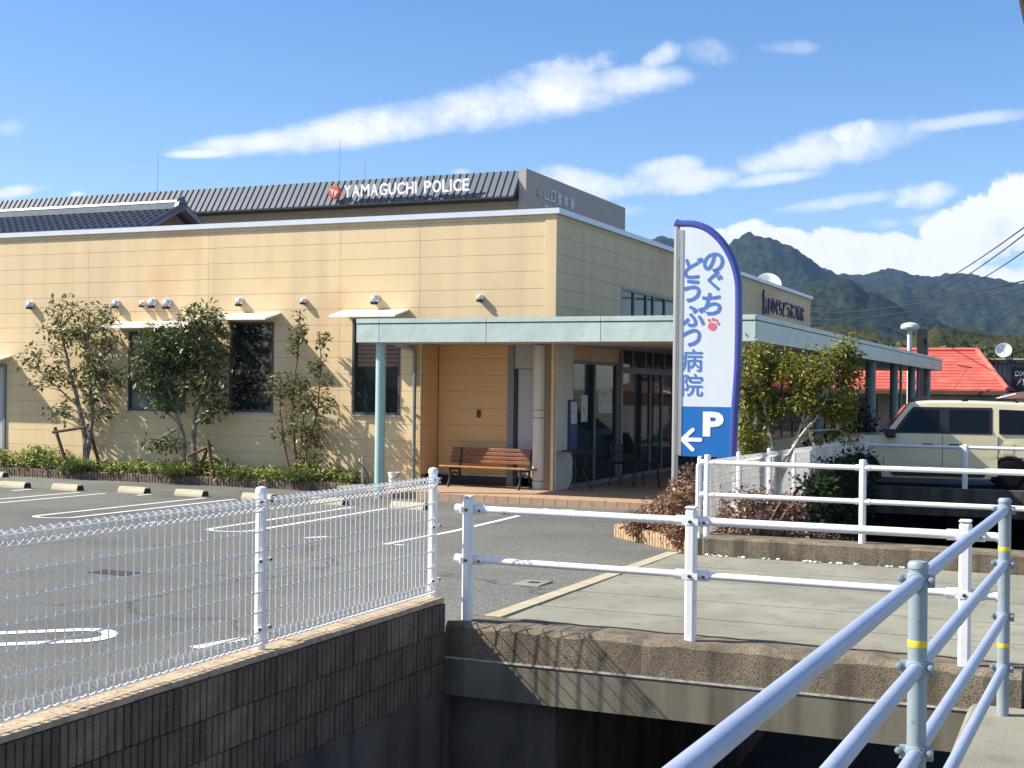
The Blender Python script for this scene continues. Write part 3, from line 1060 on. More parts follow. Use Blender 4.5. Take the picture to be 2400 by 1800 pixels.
protos = []
for k in range(5):
    o = rib_block(seed=k).build('block', M['block'] if k != 3 else M['block_light'])
    o.parent = rw
    protos.append(o)
first = set()
for r_ in range(3):
    z = WZ - 0.03 - 0.19 * (r_ + 1)
    for c in range(-1, 19):
        y = 7.895 - BL * (c + 1) + (0.0 if r_ % 2 == 0 else BL / 2)
        if y + BL < 0.3 or y > 7.80:
            continue
        wid = 1.0
        k = rng.randrange(5)
        if k in first:
            o = protos[k].copy()
            COL.objects.link(o)
            o.parent = rw
        else:
            o = protos[k]
            first.add(k)
        sc = 1.0
        if y + 0.39 > 7.9:
            sc = (7.895 - y) / 0.39
        o.scale = (1, sc, 1)
        o.location = (-3.90 + rng.uniform(-0.003, 0.003) + 3.95, y - 4.0, z + 0.36)
MB().box(-4.05, -4.005, -8, 7.895, -0.40, WZ - 0.03).build('wall_core', M['block'], rw)
c_ = MB()
for i in range(30):
    y0 = -0.6 + i * 0.2832
    dz = rng.uniform(-0.004, 0.004)
    c_.box(-4.055, -3.905 + rng.uniform(-0.003, 0.004), y0, y0 + 0.2832, WZ - 0.03, WZ + dz)
c_.build('cap', M['cap'], rw)
MB().box(-4.05, -3.90, -12, 7.895, -2.7, -0.372).build('footing', M['canal'], rw)

# ================================================================== WHITE MESH FENCE on that wall
mf = thing('mesh_fence', 'white welded wire mesh fence with round posts along the parking lot edge', 'fence', (-3.985, 4.0, WZ))


def mesh_panel(y0, y1, x, zb, pitch=0.0555, r=0.0041, top=0.80, slope=0.0):
    mb = MB()
    n = int(round((y1 - y0) / pitch))
    prof = [(0.0, 0.03), (0.042, 0.060), (0.0, 0.095), (0.0, 0.725), (0.040, 0.758), (0.036, 0.782), (0.018, top - 0.004), (-0.004, top - 0.010), (-0.014, 0.775), (0.0, 0.735)]
    for i in range(1, n):
        y = y0 + (y1 - y0) * i / n
        zz = zb + slope * (y - y0)
        mb.tube([(x + a, y, zz + b) for a, b in prof], r, 4, caps=False, smooth=False)
        mb.tube([(x - 0.012, y, zz + 0.095), (x - 0.010, y, zz + 0.040), (x, y, zz + 0.03)], r, 4, caps=False, smooth=False)
    zs = [(0.004, 0.03), (0.042, 0.060), (0.004, 0.095), (0.004, 0.20), (0.004, 0.305), (0.004, 0.41), (0.004, 0.515), (0.004, 0.62), (0.004, 0.725), (0.041, 0.760), (0.018, top - 0.006), (-0.014, 0.775)]
    for a, b in zs:
        mb.tube([(x + a, y0 + 0.02, zb + b), (x + a, y1 - 0.02, zb + b + slope * (y1 - y0))], r * 1.05, 4, caps=False, smooth=False)
    return mb


FP = [-0.15, 1.87, 3.88, 5.91, 7.90]
for a, b in zip(FP[:-1], FP[1:]):
    mesh_panel(a, b, -3.975, WZ).build('mesh_panel', M['wire'], mf)
for y in FP:
    pz = MB()
    pz.lathe([(0.029, 0.0), (0.029, 0.815), (0.034, 0.816), (0.034, 0.83), (0.026, 0.848), (0.001, 0.856)], (-4.0, y, WZ), 14)
    po = pz.build('post', M['white'], mf)
    for z in (0.10, 0.455, 0.765):
        b_ = MB()
        b_.lathe([(0.0305, 0), (0.0305, 0.022)], (-4.0, y, WZ + z), 12)
        b_.box(-3.985, -3.969, y - 0.062, y + 0.062, WZ + z + 0.003, WZ + z + 0.02)
        b_.build('band', M['white'], po)
        bb = MB()
        for s in (-0.048, 0.048):
            bb.lathe([(0.007, 0), (0.007, 0.008), (0.001, 0.010)], (-3.9685, y + s, WZ + z + 0.011), 8, 'x')
        bb.build('bolt', M['bolt'], po)

# ================================================================== WHITE GUARD RAIL on the near kerb
gr = thing('guard_rail', 'white two-bar pipe guard rail on the near kerb of the bridge', 'railing', (-2.27, 8.02, 0.075))
GX = [(-3.80, 8.03), (-2.27, 8.02), (-0.66, 8.01)]
KZ = 0.075
for i, (x, y) in enumerate(GX):
    p_ = MB()
    p_.bbox(x - 0.034, x + 0.034, y - 0.034, y + 0.034, KZ - 0.02, KZ + 0.815, 0.016)
    p_.bbox(x - 0.036, x + 0.036, y - 0.036, y + 0.036, KZ + 0.812, KZ + 0.828, 0.007)
    po = p_.build('post', M['white'], gr)
    for z in (0.735, 0.40):
        cl = MB()
        cl.tube([(x - 0.105, y + 0.03, KZ + z), (x + 0.105, y + 0.03, KZ + z)], 0.033, 10)
        cl.box(x - 0.05, x + 0.05, y - 0.037, y - 0.034, KZ + z - 0.02, KZ + z + 0.02)
        cl.build('bracket', M['white'], po)
        bo = MB()
        bo.lathe([(0.001, -0.012), (0.011, -0.010), (0.011, 0.0)], (x, y - 0.036, KZ + z), 8, 'y')
        bo.lathe([(0.001, -0.010), (0.009, -0.008), (0.009, 0.0)], (x + 0.078, y + 0.0, KZ + z - 0.005), 8, 'y')
        bo.build('bolt', M['bolt'], po)
for (xa, ya), (xb, yb) in zip(GX[:-1], GX[1:]):
    for z in (0.735, 0.40):
        MB().tube([(xa + 0.04, ya + 0.03, KZ + z), (xb - 0.04, yb + 0.03, KZ + z)], 0.0255 if z > 0.5 else 0.023, 12).build('rail', M['white'], gr)
for z in (0.735, 0.40):
    MB().tube([(-0.62, 8.04, KZ + z), (-0.50, 8.04, KZ + z), (-0.47, 8.04, KZ + z - 0.012)], 0.0255, 12).build('rail_end', M['white'], gr)

# second white rail on the far kerb
g2 = thing('guard_rail', 'white two-bar guard rail with bent hoop end on the far bridge kerb', 'railing', (-2.0, 13.12, 0.17))
KZ2 = 0.17
for x in (-3.555, -2.025, -0.50, 1.03):
    p_ = MB()
    p_.lathe([(0.034, -0.02), (0.034, 0.79), (0.029, 0.803), (0.001, 0.806)], (x, 13.12, KZ2), 14)
    po = p_.build('post', M['white'], g2)
    for z in (0.725, 0.40):
        MB().tube([(x - 0.07, 13.12, KZ2 + z), (x + 0.07, 13.12, KZ2 + z)], 0.031, 10).build('collar', M['white'], po)
for z in (0.725, 0.40):
    pts = [(1.5, 13.12, KZ2 + z), (-3.60, 13.12, KZ2 + z)]
    MB().tube(pts, 0.0245, 12).build('rail', M['white'], g2)
hoop = [(-3.60, 13.12, KZ2 + 0.725)]
for k in range(6):
    t = math.pi / 2 * k / 5
    hoop.append((-3.60 - 0.05 * math.sin(t), 13.12, KZ2 + 0.675 + 0.05 * math.cos(t)))
hoop.append((-3.65, 13.12, KZ2 + 0.02))
MB().tube(hoop, 0.0245, 12).build('hoop_end', M['white'], g2)

# ================================================================== GREY-BLUE RAILING beside the walkway
rr = thing('pipe_railing', 'blue grey four-bar pipe railing with yellow bands running along the walkway', 'railing', (-0.5, 4.47, -0.05))
RZ = [1.016, 0.735, 0.462, 0.195]


def rx(y):
    return -0.512 + (y - 4.47) * 0.0322


for y in (1.55, 4.47, 7.40):
    x = rx(y)
    p_ = MB()
    p_.lathe([(0.0305, -0.06), (0.0305, 1.055), (0.0335, 1.056), (0.0335, 1.068), (0.027, 1.078), (0.001, 1.080)], (x, y, 0.0), 18)
    po = p_.build('post', M['bluegrey_post'], rr)
    for z in RZ:
        c_ = MB()
        c_.lathe([(0.035, -0.022), (0.0365, -0.016), (0.0365, 0.016), (0.035, 0.022)], (x, y, z), 16)
        c_.tube([(x, y - 0.052, z), (x, y + 0.052, z)], 0.028, 12)
        c_.box(x + 0.030, x + 0.052, y - 0.012, y + 0.012, z - 0.02, z + 0.02)
        c_.box(x - 0.052, x - 0.030, y - 0.012, y + 0.012, z - 0.02, z + 0.02)
        c_.build('collar', M['bluegrey_post'], po)
        b_ = MB()
        for s in (-0.052, 0.046):
            b_.lathe([(0.001, 0.0), (0.011, 0.003), (0.011, 0.013), (0.006, 0.017), (0.001, 0.018)], (x + s - 0.003, y - 0.026, z + 0.006), 6, 'y')
        b_.build('bolt', M['bluegrey_post'], po)
    for z in ((0.815, 0.315) if y > 7 else (0.815,)):
        MB().lathe([(0.0312, 0), (0.0314, 0.001), (0.0314, 0.021), (0.0312, 0.022)], (x, y, z - 0.011), 18).build('yellow_band', M['yellow'], po)
for z in RZ:
    for a, b in ((0.2, 1.55), (1.55, 4.47), (4.47, 7.40)):
        MB().tube([(rx(a), a + 0.03, z), (rx(b), b - 0.03, z)], 0.0243, 16).build('rail', M['bluegrey'], rr)
for za, zb in ((RZ[0], RZ[1]), (RZ[2], RZ[3])):
    y = 7.40
    x = rx(y)
    pts = [(x, y + 0.03, za)]
    rad = 0.05
    for k in range(5):
        t = math.pi / 2 * k / 4
        pts.append((x + 0.002, y + 0.10 + rad * math.sin(t), za - rad + rad * math.cos(t)))
    for k in range(5):
        t = math.pi / 2 * k / 4
        pts.append((x + 0.002, y + 0.10 + rad * math.cos(t), zb + rad - rad * math.sin(t)))
    pts.append((x, y + 0.03, zb))
    MB().tube(pts, 0.0225, 12).build('end_loop', M['bluegrey'], rr)

# ================================================================== ANIMAL HOSPITAL BUILDING
hb = thing('animal_hospital', 'low cream panelled clinic with dark windows and a flat parapet behind the parking lot', 'building', (-15.0, 22.1, -0.36))
FY, SX, EY = 22.1, -8.8, 45.39
WTOP = 4.745


def rect_minus(rect, holes):
    """rectangle less axis-aligned holes -> list of rectangles"""
    out = [rect]
    for h in holes:
        nxt = []
        for (a0, a1, b0, b1) in out:
            if h[1] <= a0 or h[0] >= a1 or h[3] <= b0 or h[2] >= b1:
                nxt.append((a0, a1, b0, b1))
                continue
            if h[0] > a0:
                nxt.append((a0, h[0], b0, b1))
            if h[1] < a1:
                nxt.append((h[1], a1, b0, b1))
            m0, m1 = max(a0, h[0]), min(a1, h[1])
            if h[2] > b0:
                nxt.append((m0, m1, b0, h[2]))
            if h[3] < b1:
                nxt.append((m0, m1, h[3], b1))
        out = nxt
    return [r for r in out if r[1] - r[0] > 0.004 and r[3] - r[2] > 0.004]


rows = [4.742] + [4.656 - 0.3115 * k for k in range(17)]
rows = [z for z in rows if z > -0.36] + [-0.36]


def clad(axis, pos, cuts, zrows, holes, m, sign, parent, backm, th=0.018, gap=0.0026, name='siding_panel'):
    """siding panels as separate pieces over a dark backing; axis 'y' = wall facing along y"""
    for a, b in zip(cuts[:-1], cuts[1:]):
        for zt, zb in zip(zrows[:-1], zrows[1:]):
            cell = (a + gap, b - gap, zb + gap, zt - gap)
            for (a0, a1, b0, b1) in rect_minus(cell, holes):
                mb = MB()
                o = rng.uniform(-0.0012, 0.0012)
                lo, hi = sorted((pos + o * sign, pos - th * sign))
                if axis == 'y':
                    mb.box(a0, a1, lo, hi, b0, b1)
                else:
                    mb.box(lo, hi, a0, a1, b0, b1)
                mb.build(name, m, parent)
    mb = MB()
    for (a0, a1, b0, b1) in rect_minus((cuts[0], cuts[-1], zrows[-1], zrows[0]), holes):
        lo, hi = sorted((pos - (th - 0.006) * sign, pos - 0.20 * sign))
        if axis == 'y':
            mb.box(a0, a1, lo, hi, b0, b1)
        else:
            mb.box(lo, hi, a0, a1, b0, b1)
    mb.build('wall', backm, parent)


WINS = [(-18.254, -16.811, 1.063, 2.69, 'w1'), (-15.752, -14.713, 1.085, 2.86, 'w2'), (-12.943, -11.906, 1.085, 2.90, 'w3')]
DOOR = (-22.5, -21.53, -0.36, 2.0)
ALC = (-11.452, -8.86, -0.36, 2.42)
holes_f = [w[:4] for w in WINS] + [DOOR, ALC]
clad('y', FY, [-30.0, -28.4, -25.4, -22.38, -19.328, -16.276, -13.232, -11.516, -8.915, -8.802], rows, holes_f, M['siding'], -1, hb, M['siding_back'])
GL = (25.70, 33.6, -0.2, 3.70)
GL2 = (23.0, 25.58, -0.2, 2.15)
GL3 = (35.1, 44.3, 0.15, 2.25)
holes_s = [GL, GL2, GL3]
clad('x', SX, [22.121, 23.938, 27.11, 30.14, 33.17, 36.2, 39.23, 42.26, EY], rows, holes_s, M['siding'], 1, hb, M['siding_back'])
# far end wall and rear, closing the volume
MB().box(-30.0, -8.83, EY - 0.2, EY, -0.5, WTOP).build('end_wall', M['siding'], hb)
MB().box(-30.2, -30.0, 22.1, EY, -0.5, WTOP).build('end_wall', M['siding'], hb)
MB().box(-29.98, -8.98, 22.3, EY - 0.21, 4.35, 4.45).build('roof', M['coping'], hb)
# coping along the parapet
c_ = MB()
for x0, x1 in ((-30.05, -25.4), (-25.397, -21.6), (-21.597, -17.8), (-17.797, -14.0), (-13.997, -10.6), (-10.597, -8.72)):
    c_.box(x0, x1, 22.04, 22.34, 4.735, 4.832)
c_.build('coping', M['coping'], hb)
c_ = MB()
for y0, y1 in ((22.343, 26.3), (26.303, 30.3), (30.303, 34.3), (34.303, 38.3), (38.303, 42.3), (42.303, EY + 0.06)):
    c_.box(-9.05, -8.722, y0, y1, 4.735, 4.832)
c_.build('coping', M['coping'], hb)
c_ = MB().box(-9.0, -8.785, 22.085, 22.118, 2.45, 4.73)
c_.build('corner_trim', M['siding'], hb)


def window(x0, x1, z0, z1, pane_m, mull=0):
    f = MB()
    t, dp = 0.045, 0.085
    y0, y1 = FY - 0.012, FY + dp
    f.box(x0, x0 + t, y0, y1, z0, z1)
    f.box(x1 - t, x1, y0, y1, z0, z1)
    f.box(x0 + t, x1 - t, y0, y1, z1 - t, z1)
    f.box(x0 + t, x1 - t, y0, y1, z0, z0 + t)
    for k in range(mull):
        xm = x0 + (x1 - x0) * (k + 1) / (mull + 1)
        f.box(xm - 0.02, xm + 0.02, y0 + 0.02, y1, z0 + t, z1 - t)
    fr = f.build('window_frame', M['darkframe'], hb)
    n = mull + 1
    for k in range(n):
        a = x0 + t + (x1 - x0 - 2 * t) * k / n
        b = x0 + t + (x1 - x0 - 2 * t) * (k + 1) / n
        MB().box(a, b, FY + 0.06 + 0.006 * k, FY + 0.066 + 0.006 * k, z0 + t, z1 - t).build('pane', pane_m, fr)
    MB().box(x0 - 0.02, x1 + 0.02, FY - 0.035, FY + 0.02, z0 - 0.03, z0 - 0.002).build('sill', M['silver'], fr)
    return fr


window(*WINS[0][:4], M['glass_pale'], 1)
window(*WINS[1][:4], M['glass'], 0)
window(*WINS[2][:4], M['glass'], 0)
MB().box(-11.43, -8.83, 22.30, 45.0, -0.45, -0.3).build('floor_slab', M['dark'], hb)

# sloping metal hoods over the openings
for x0, x1, z in ((-23.2, -21.40, 2.16), (-18.62, -16.42, 2.87), (-15.95, -14.56, 3.01), (-13.15, -11.74, 3.04)):
    h = MB()
    P = 0.54
    h.add([(x0, FY - 0.004, z + 0.03), (x1, FY - 0.004, z + 0.03), (x1, FY - P, z - 0.10), (x0, FY - P, z - 0.10),
           (x0, FY - 0.004, z - 0.005), (x1, FY - 0.004, z - 0.005), (x1, FY - P, z - 0.135), (x0, FY - P, z - 0.135)],
          [(0, 3, 2, 1), (4, 5, 6, 7), (3, 7, 6, 2), (0, 4, 7, 3), (1, 2, 6, 5)])
    h.build('window_hood', M['hood'], hb)
# round exhaust caps
for x, z, r in ((-20.86, 3.27, 0.085), (-18.56, 3.26, 0.085), (-17.88, 3.25, 0.065), (-17.63, 3.265, 0.10), (-17.26, 3.245, 0.105),
                (-15.50, 3.26, 0.085), (-14.02, 3.25, 0.062), (-12.44, 3.26, 0.092), (-10.255, 3.25, 0.066)):
    v = MB()
    y = FY - 0.002
    prof = [(r * 1.06, 0.0), (r * 1.06, -0.012), (r, -0.014), (r, -0.075)]
    for k in range(1, 6):
        t = math.pi / 2 * k / 5
        prof.append((max(r * math.cos(t), 0.001), -0.075 - r * 0.55 * math.sin(t)))
    v.lathe(prof, (x, y, z), 16, 'y')
    vo = v.build('vent_cap', M['vent'], hb)
    MB().bbox(x - r * 0.80, x + r * 0.80, y - 0.098 - r * 0.3, y - 0.025, z - r * 1.04, z - r * 0.32, r * 0.25).build('vent_grille', M['dark'], vo)
# dark bird-hole / lamp behind the left tree
MB().lathe([(0.075, 0), (0.075, -0.10), (0.001, -0.13)], (-19.62, FY - 0.002, 2.67), 12, 'y').build('wall_lamp', M['vanblack'], hb)
# left service door
d_ = MB()
d_.box(-21.60, -21.535, FY - 0.03, FY + 0.05, -0.3, 1.998)
d_.box(-22.49, -21.602, FY - 0.03, FY + 0.05, 1.94, 1.998)
df = d_.build('door_frame', M['greyframe'], hb)
MB().box(-22.48, -21.605, FY + 0.0, FY + 0.03, -0.3, 1.936).build('door_leaf', M['doorgrey'], df)
# downpipe left of the alcove
dp_ = MB()
dp_.tube([(-11.98, 22.05, 2.40), (-11.80, 22.03, 2.37), (-11.60, 22.03, 2.33), (-11.565, 22.03, 2.26), (-11.565, 22.03, -0.2)], 0.036, 10)
for z in (0.25, 1.1, 1.95):
    dp_.box(-11.60, -11.53, 22.03, 22.09, z, z + 0.02)
dp_.build('downpipe', M['pipe'], hb)

# alcove with the bench
AY = 22.75
arows = [z for z in rows if z < 2.42]
arows = [2.418] + [z for z in arows if z > 0.02] + [0.0]
clad('y', AY, [-11.43, -9.985], arows, [], M['siding_alcove'], -1, hb, M['siding_back'])
clad('x', -11.43, [22.121, 22.73], arows, [], M['siding_alcove'], 1, hb, M['siding_back'])
MB().box(-11.43, -9.9, AY - 0.03, AY + 0.1, -0.03, -0.002).build('skirting', M['silver'], hb)
MB().box(-11.43, -8.83, AY - 0.005, AY + 0.1, -0.4, -0.032).build('plinth', M['vanblack'], hb)
MB().box(-9.978, -9.853, AY - 0.04, AY + 0.1, -0.2, 2.418).build('jamb', M['greyframe'], hb)
sd = MB().box(-9.85, -9.22, AY - 0.01, AY + 0.04, 1.98, 2.418)
sd.build('transom_panel', M['doorgrey'], hb)
dl = MB().bbox(-9.78, -9.22, AY - 0.005, AY + 0.03, -0.19, 1.972, 0.004)
dlo = dl.build('service_door', M['doorgrey'], hb)
MB().box(-9.85, -9.785, AY - 0.03, AY + 0.03, -0.19, 1.975).build('door_frame', M['vanblack'], dlo)
MB().box(-9.215, -8.83, AY - 0.02, AY + 0.08, -0.2, 2.418).build('side_panel', M['column'], hb)
ic = MB().bbox(-10.61, -10.535, AY - 0.035, AY - 0.002, 1.06, 1.20, 0.006)
ico = ic.build('intercom', M['brownwood'], hb)
MB().box(-10.595, -10.55, AY - 0.038, AY - 0.0355, 1.13, 1.18).build('intercom_screen', M['vanblack'], ico)
MB().box(-11.40, -8.86, 22.12, AY - 0.02, 2.42, 2.44).build('alcove_ceiling', M['soffit'], hb)

# side wall below the canopy: pilaster, glazed screen, entrance
MB().box(-8.97, -8.78, 22.16, 22.98, -0.2, 2.42).build('pilaster', M['column'], hb)


def glazing(y0, y1, z0, z1, muls, bars, pane_m, t=0.05, xo=SX):
    f = MB()
    f.box(xo - 0.06, xo + 0.004, y0, y0 + t, z0, z1)
    f.box(xo - 0.06, xo + 0.004, y1 - t, y1, z0, z1)
    f.box(xo - 0.06, xo + 0.003, y0 + t, y1 - t, z1 - t, z1)
    f.box(xo - 0.06, xo + 0.003, y0 + t, y1 - t, z0, z0 + t)
    for y in muls:
        f.box(xo - 0.06, xo + 0.002, y - t / 2, y + t / 2, z0 + t, z1 - t)
    ed = [y0 + t / 2] + list(muls) + [y1 - t / 2]
    for z, h in bars:
        for a, b in zip(ed[:-1], ed[1:]):
            f.box(xo - 0.06, xo + 0.001, a + t / 2, b - t / 2, z - h / 2, z + h / 2)
    fr = f.build('glazed_screen', M['greyframe'], hb)
    for a, b in zip(ed[:-1], ed[1:]):
        MB().box(xo - 0.04, xo - 0.03, a + t / 2, b - t / 2, z0 + t, z1 - t).build('pane', pane_m, fr)
    return fr


glazing(23.0, 25.58, -0.2, 2.15, [24.24], [], M['glass_side'], 0.06)
glazing(25.70, 33.6, 2.02, 3.70, [26.55, 27.4, 27.9, 28.75, 29.6, 30.6, 31.6, 32.6], [(2.50, 0.05)], M['glass_blue'], 0.06)
glazing(25.70, 33.6, -0.2, 2.02, [27.75, 28.6, 29.5, 31.0, 32.3], [], M['glass_side'], 0.07)
glazing(35.1, 44.3, 0.15, 2.25, [36.6, 38.1, 39.6, 41.2, 42.8], [], M['glass_side'], 0.07)  # run of dark windows added to deepen the shade under the canopy
MB().box(-8.82, -8.74, 25.60, 25.72, -0.2, 2.42).build('post_trim', M['greyframe'], hb)
# room behind the glass so that it is dark, with a few lit pale things
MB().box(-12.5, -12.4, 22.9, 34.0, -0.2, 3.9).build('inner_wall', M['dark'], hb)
# notice board on the screen
nb = MB().box(-8.775, -8.74, 22.72, 23.12, 0.50, 1.42)
nbo = nb.build('notice_board', M['paper_blue'], hb)
MB().box(-8.738, -8.735, 22.78, 23.08, 0.98, 1.38).build('notice_sheet', M['paper'], nbo)
for y0, y1, z0, z1 in ((23.55, 23.9, 1.0, 1.5), (24.5, 25.3, 1.15, 1.6)):
    MB().box(-8.835, -8.829, y0, y1, z0, z1).build('poster', M['paper'], hb)
# blinds hanging inside the entrance
MB().box(-9.2, -9.19, 27.9, 28.3, 0.9, 1.95).build('blind', M['white_plastic'], hb)
# round column at the corner
cb = MB()
cb.lathe([(0.185, 0.0), (0.185, 2.6)], (-9.14, 22.42, -0.2), 28)
cbo = cb.build('round_column', M['column'], hb)
for z in (1.08, 1.22, -0.06):
    MB().lathe([(0.1855, 0), (0.188, 0.001), (0.188, 0.017), (0.1855, 0.018)], (-9.14, 22.42, z), 28).build('column_band', M['greyframe'], cbo)
# fixed lettering high on the side wall
chars = ['の', 'ぐ', 'ち', 'ど', 'う', 'ぶ', 'つ', '病', '院']
ypos = [39.55, 40.1, 40.6, 41.15, 41.7, 42.2, 42.7, 43.3, 43.9]
for ch, y in zip(chars, ypos):
    letter(ch, 'letter', M['navy'], hb, (SX + 0.003, y, 4.16), (0, 1, 0), (0, 0, 1), height=0.46, depth=0.04, bold=0.0)
# mark of a small animal in front of the lettering: body, raised head, legs, tail
am = MB()
am.prism([(38.25, 3.72), (38.42, 3.72), (38.44, 4.05), (38.62, 4.05), (38.64, 3.76), (38.80, 3.76), (38.78, 4.25), (38.66, 4.42), (38.50, 4.36), (38.40, 4.50), (38.34, 4.72), (38.26, 4.60), (38.20, 4.55), (38.24, 4.36), (38.27, 4.1)], 'x', SX + 0.003, SX + 0.05)
am.prism([(38.98, 3.78), (39.08, 3.78), (39.20, 4.42), (39.12, 4.44)], 'x', SX + 0.003, SX + 0.05)
am.v = [(p[0], 38.3 + (p[1] - 38.3) * 0.85, 4.15 + (p[2] - 4.15) * 0.72) for p in am.v]
am.build('animal_mark', M['navy'], hb)

# satellite dish on the clinic roof
ds = thing('satellite_dish', 'white satellite dish on the clinic parapet against the mountain', 'satellite dish', (-9.6, 42.6, 4.45))
MB().tube([(-9.6, 42.6, 4.45), (-9.6, 42.6, 4.95)], 0.03, 8).build('mast', M['silver'], ds)
q = MB()
prof = [(0.001, 0.0), (0.15, 0.012), (0.28, 0.045), (0.40, 0.10), (0.405, 0.10), (0.28, 0.035), (0.001, -0.015)]
vs = []
nd = Vector((0.35, -0.80, 0.48)).normalized()
a_ = nd.cross(Vector((0, 0, 1))).normalized()
b_ = nd.cross(a_)
q.lathe(prof, (0, 0, 0), 24)
q.v = [tuple(Vector((-9.6, 42.55, 5.02)) + a_ * p[0] + b_ * p[1] + nd * p[2]) for p in q.v]
q.build('dish', M['dish'], ds)
MB().tube([(-9.6, 42.55, 4.8), Vector((-9.6, 42.55, 5.02)) + nd * 0.38], 0.012, 6).build('feed_arm', M['silver'], ds)

# ================================================================== ENTRANCE CANOPY
cp = thing('entrance_canopy', 'pale mint metal canopy over the clinic entrance on round posts', 'canopy', (-8.0, 20.1, -0.3))
CY, CX0, CX1, CYE = 20.10, -11.70, -4.72, 47.4
Z0, ZG, Z1 = 2.38, 2.70, 2.785
fj = [CX0, -11.25, -9.23, -7.22, -5.22, CX1]
for a, b in zip(fj[:-1], fj[1:]):
    MB().box(a + 0.005, b - 0.005, CY, CY + 0.03, Z0, ZG - 0.008).build('fascia_panel', M['mint'], cp)
    MB().box(a + 0.005, b - 0.005, CY - 0.012, CY + 0.03, ZG + 0.008, Z1).build('cap_panel', M['mint'], cp)
sj = [CY + 0.03, 20.73, 23.33] + [23.33 + 2.6 * k for k in range(1, 10)] + [CYE]
for a, b in zip(sj[:-1], sj[1:]):
    MB().box(CX1 - 0.03, CX1, a + 0.005, b - 0.005, Z0, ZG - 0.008).build('fascia_panel', M['mint'], cp)
    MB().box(CX1 - 0.03, CX1 + 0.012, a + 0.005, b - 0.005, ZG + 0.008, Z1).build('cap_panel', M['mint'], cp)
MB().box(CX0, CX0 + 0.03, CY + 0.032, 22.07, Z0, ZG - 0.008).build('fascia_panel', M['mint'], cp)
MB().box(CX0 - 0.012, CX0 + 0.03, CY + 0.032, 22.07, ZG + 0.008, Z1).build('cap_panel', M['mint'], cp)
MB().box(-8.75, CX1 - 0.032, CYE - 0.03, CYE, Z0, Z1).build('fascia_panel', M['mint'], cp)
b_ = MB()
b_.box(CX0 + 0.032, CX1 - 0.032, CY + 0.032, 22.07, Z0 + 0.035, Z0 + 0.045)
b_.box(-8.77, CX1 - 0.032, 22.073, CYE - 0.033, Z0 + 0.035, Z0 + 0.045)
b_.build('soffit', M['soffit'], cp)
b_ = MB()
b_.box(CX0 + 0.032, CX1 - 0.032, CY + 0.032, 22.07, Z0 + 0.05, ZG + 0.01)
b_.box(-8.77, CX1 - 0.032, 22.073, CYE - 0.033, Z0 + 0.05, ZG + 0.01)
b_.build('roof_deck', M['mint_dark'], cp)
for x, y, z0_ in ((-11.33, 20.32, -0.32), (-5.05, 20.45, -0.32)):
    MB().tube([(x, y, z0_), (x, y, Z0 + 0.04)], 0.088, 20).build('post', M['mint_pole'], cp)
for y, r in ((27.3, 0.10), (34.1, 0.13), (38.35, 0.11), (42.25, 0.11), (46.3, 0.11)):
    MB().tube([(-5.1, y, -0.5), (-5.1, y, Z0 + 0.04)], r, 14).build('post', M['post_shade'], cp)
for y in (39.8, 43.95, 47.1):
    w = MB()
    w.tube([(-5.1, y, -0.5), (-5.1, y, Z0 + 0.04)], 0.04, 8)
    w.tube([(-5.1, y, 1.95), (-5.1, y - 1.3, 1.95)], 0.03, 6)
    w.build('rain_pipe', M['post_shade'], cp)

# ================================================================== TERRACE
TZ = -0.2
t_ = MB()
t_.box(-11.75, -4.9, 20.62, 22.72, -0.5, TZ)
t_.box(-8.78, -4.9, 22.722, 34.0, -0.5, TZ)
tag(t_.build('terrace', M['terrace']), kind='structure')
t_ = MB()
for i in range(32):
    x = -11.75 + i * 0.2141
    t_.box(x + 0.004, x + 0.21, 20.47, 20.617, -0.5, TZ + 0.002 + rng.uniform(-0.002, 0.002))
tag(t_.build('terrace_edging', M['terrace_edge']), kind='structure')
# pale concrete pad with tap and bucket left of the canopy post
tag(MB().bbox(-12.55, -11.78, 20.9, 22.05, -0.5, -0.19, 0.02).build('concrete_pad', M['concrete']), kind='structure')
tp = thing('standpipe_tap', 'thin standpipe tap with black hose left of the canopy post', 'tap', (-12.40, 21.6, -0.19))
MB().tube([(-12.40, 21.6, -0.2), (-12.40, 21.6, 0.32)], 0.025, 8).build('standpipe', M['silver'], tp)
MB().tube([(-12.40, 21.6, 0.27), (-12.40, 21.50, 0.27), (-12.40, 21.47, 0.22)], 0.014, 8).build('spout', M['silver'], tp)
hs_ = [(-12.40, 21.47, 0.22)]
for k in range(14):
    t = k / 13
    hs_.append((-12.40 + 0.10 * math.sin(t * 5) + 0.42 * t, 21.45 - 0.25 * t, 0.22 - 0.39 * min(1, t * 1.8)))
MB().tube(hs_, 0.013, 6).build('hose', M['rubber'], tp)
bk = thing('bucket', 'pale plastic bucket standing behind the mint canopy post', 'bucket', (-11.66, 21.45, TZ))
MB().lathe([(0.085, 0.0), (0.105, 0.24), (0.112, 0.24), (0.112, 0.265), (0.100, 0.265), (0.08, 0.02), (0.001, 0.02)], (-11.66, 21.45, TZ), 16).build('body', M['white_plastic'], bk)
MB().tube([(-11.775, 21.45, 0.04), (-11.75, 21.37, -0.03), (-11.66, 21.33, -0.06), (-11.57, 21.37, -0.03), (-11.545, 21.45, 0.04)], 0.006, 5).build('handle', M['rubber'], bk)

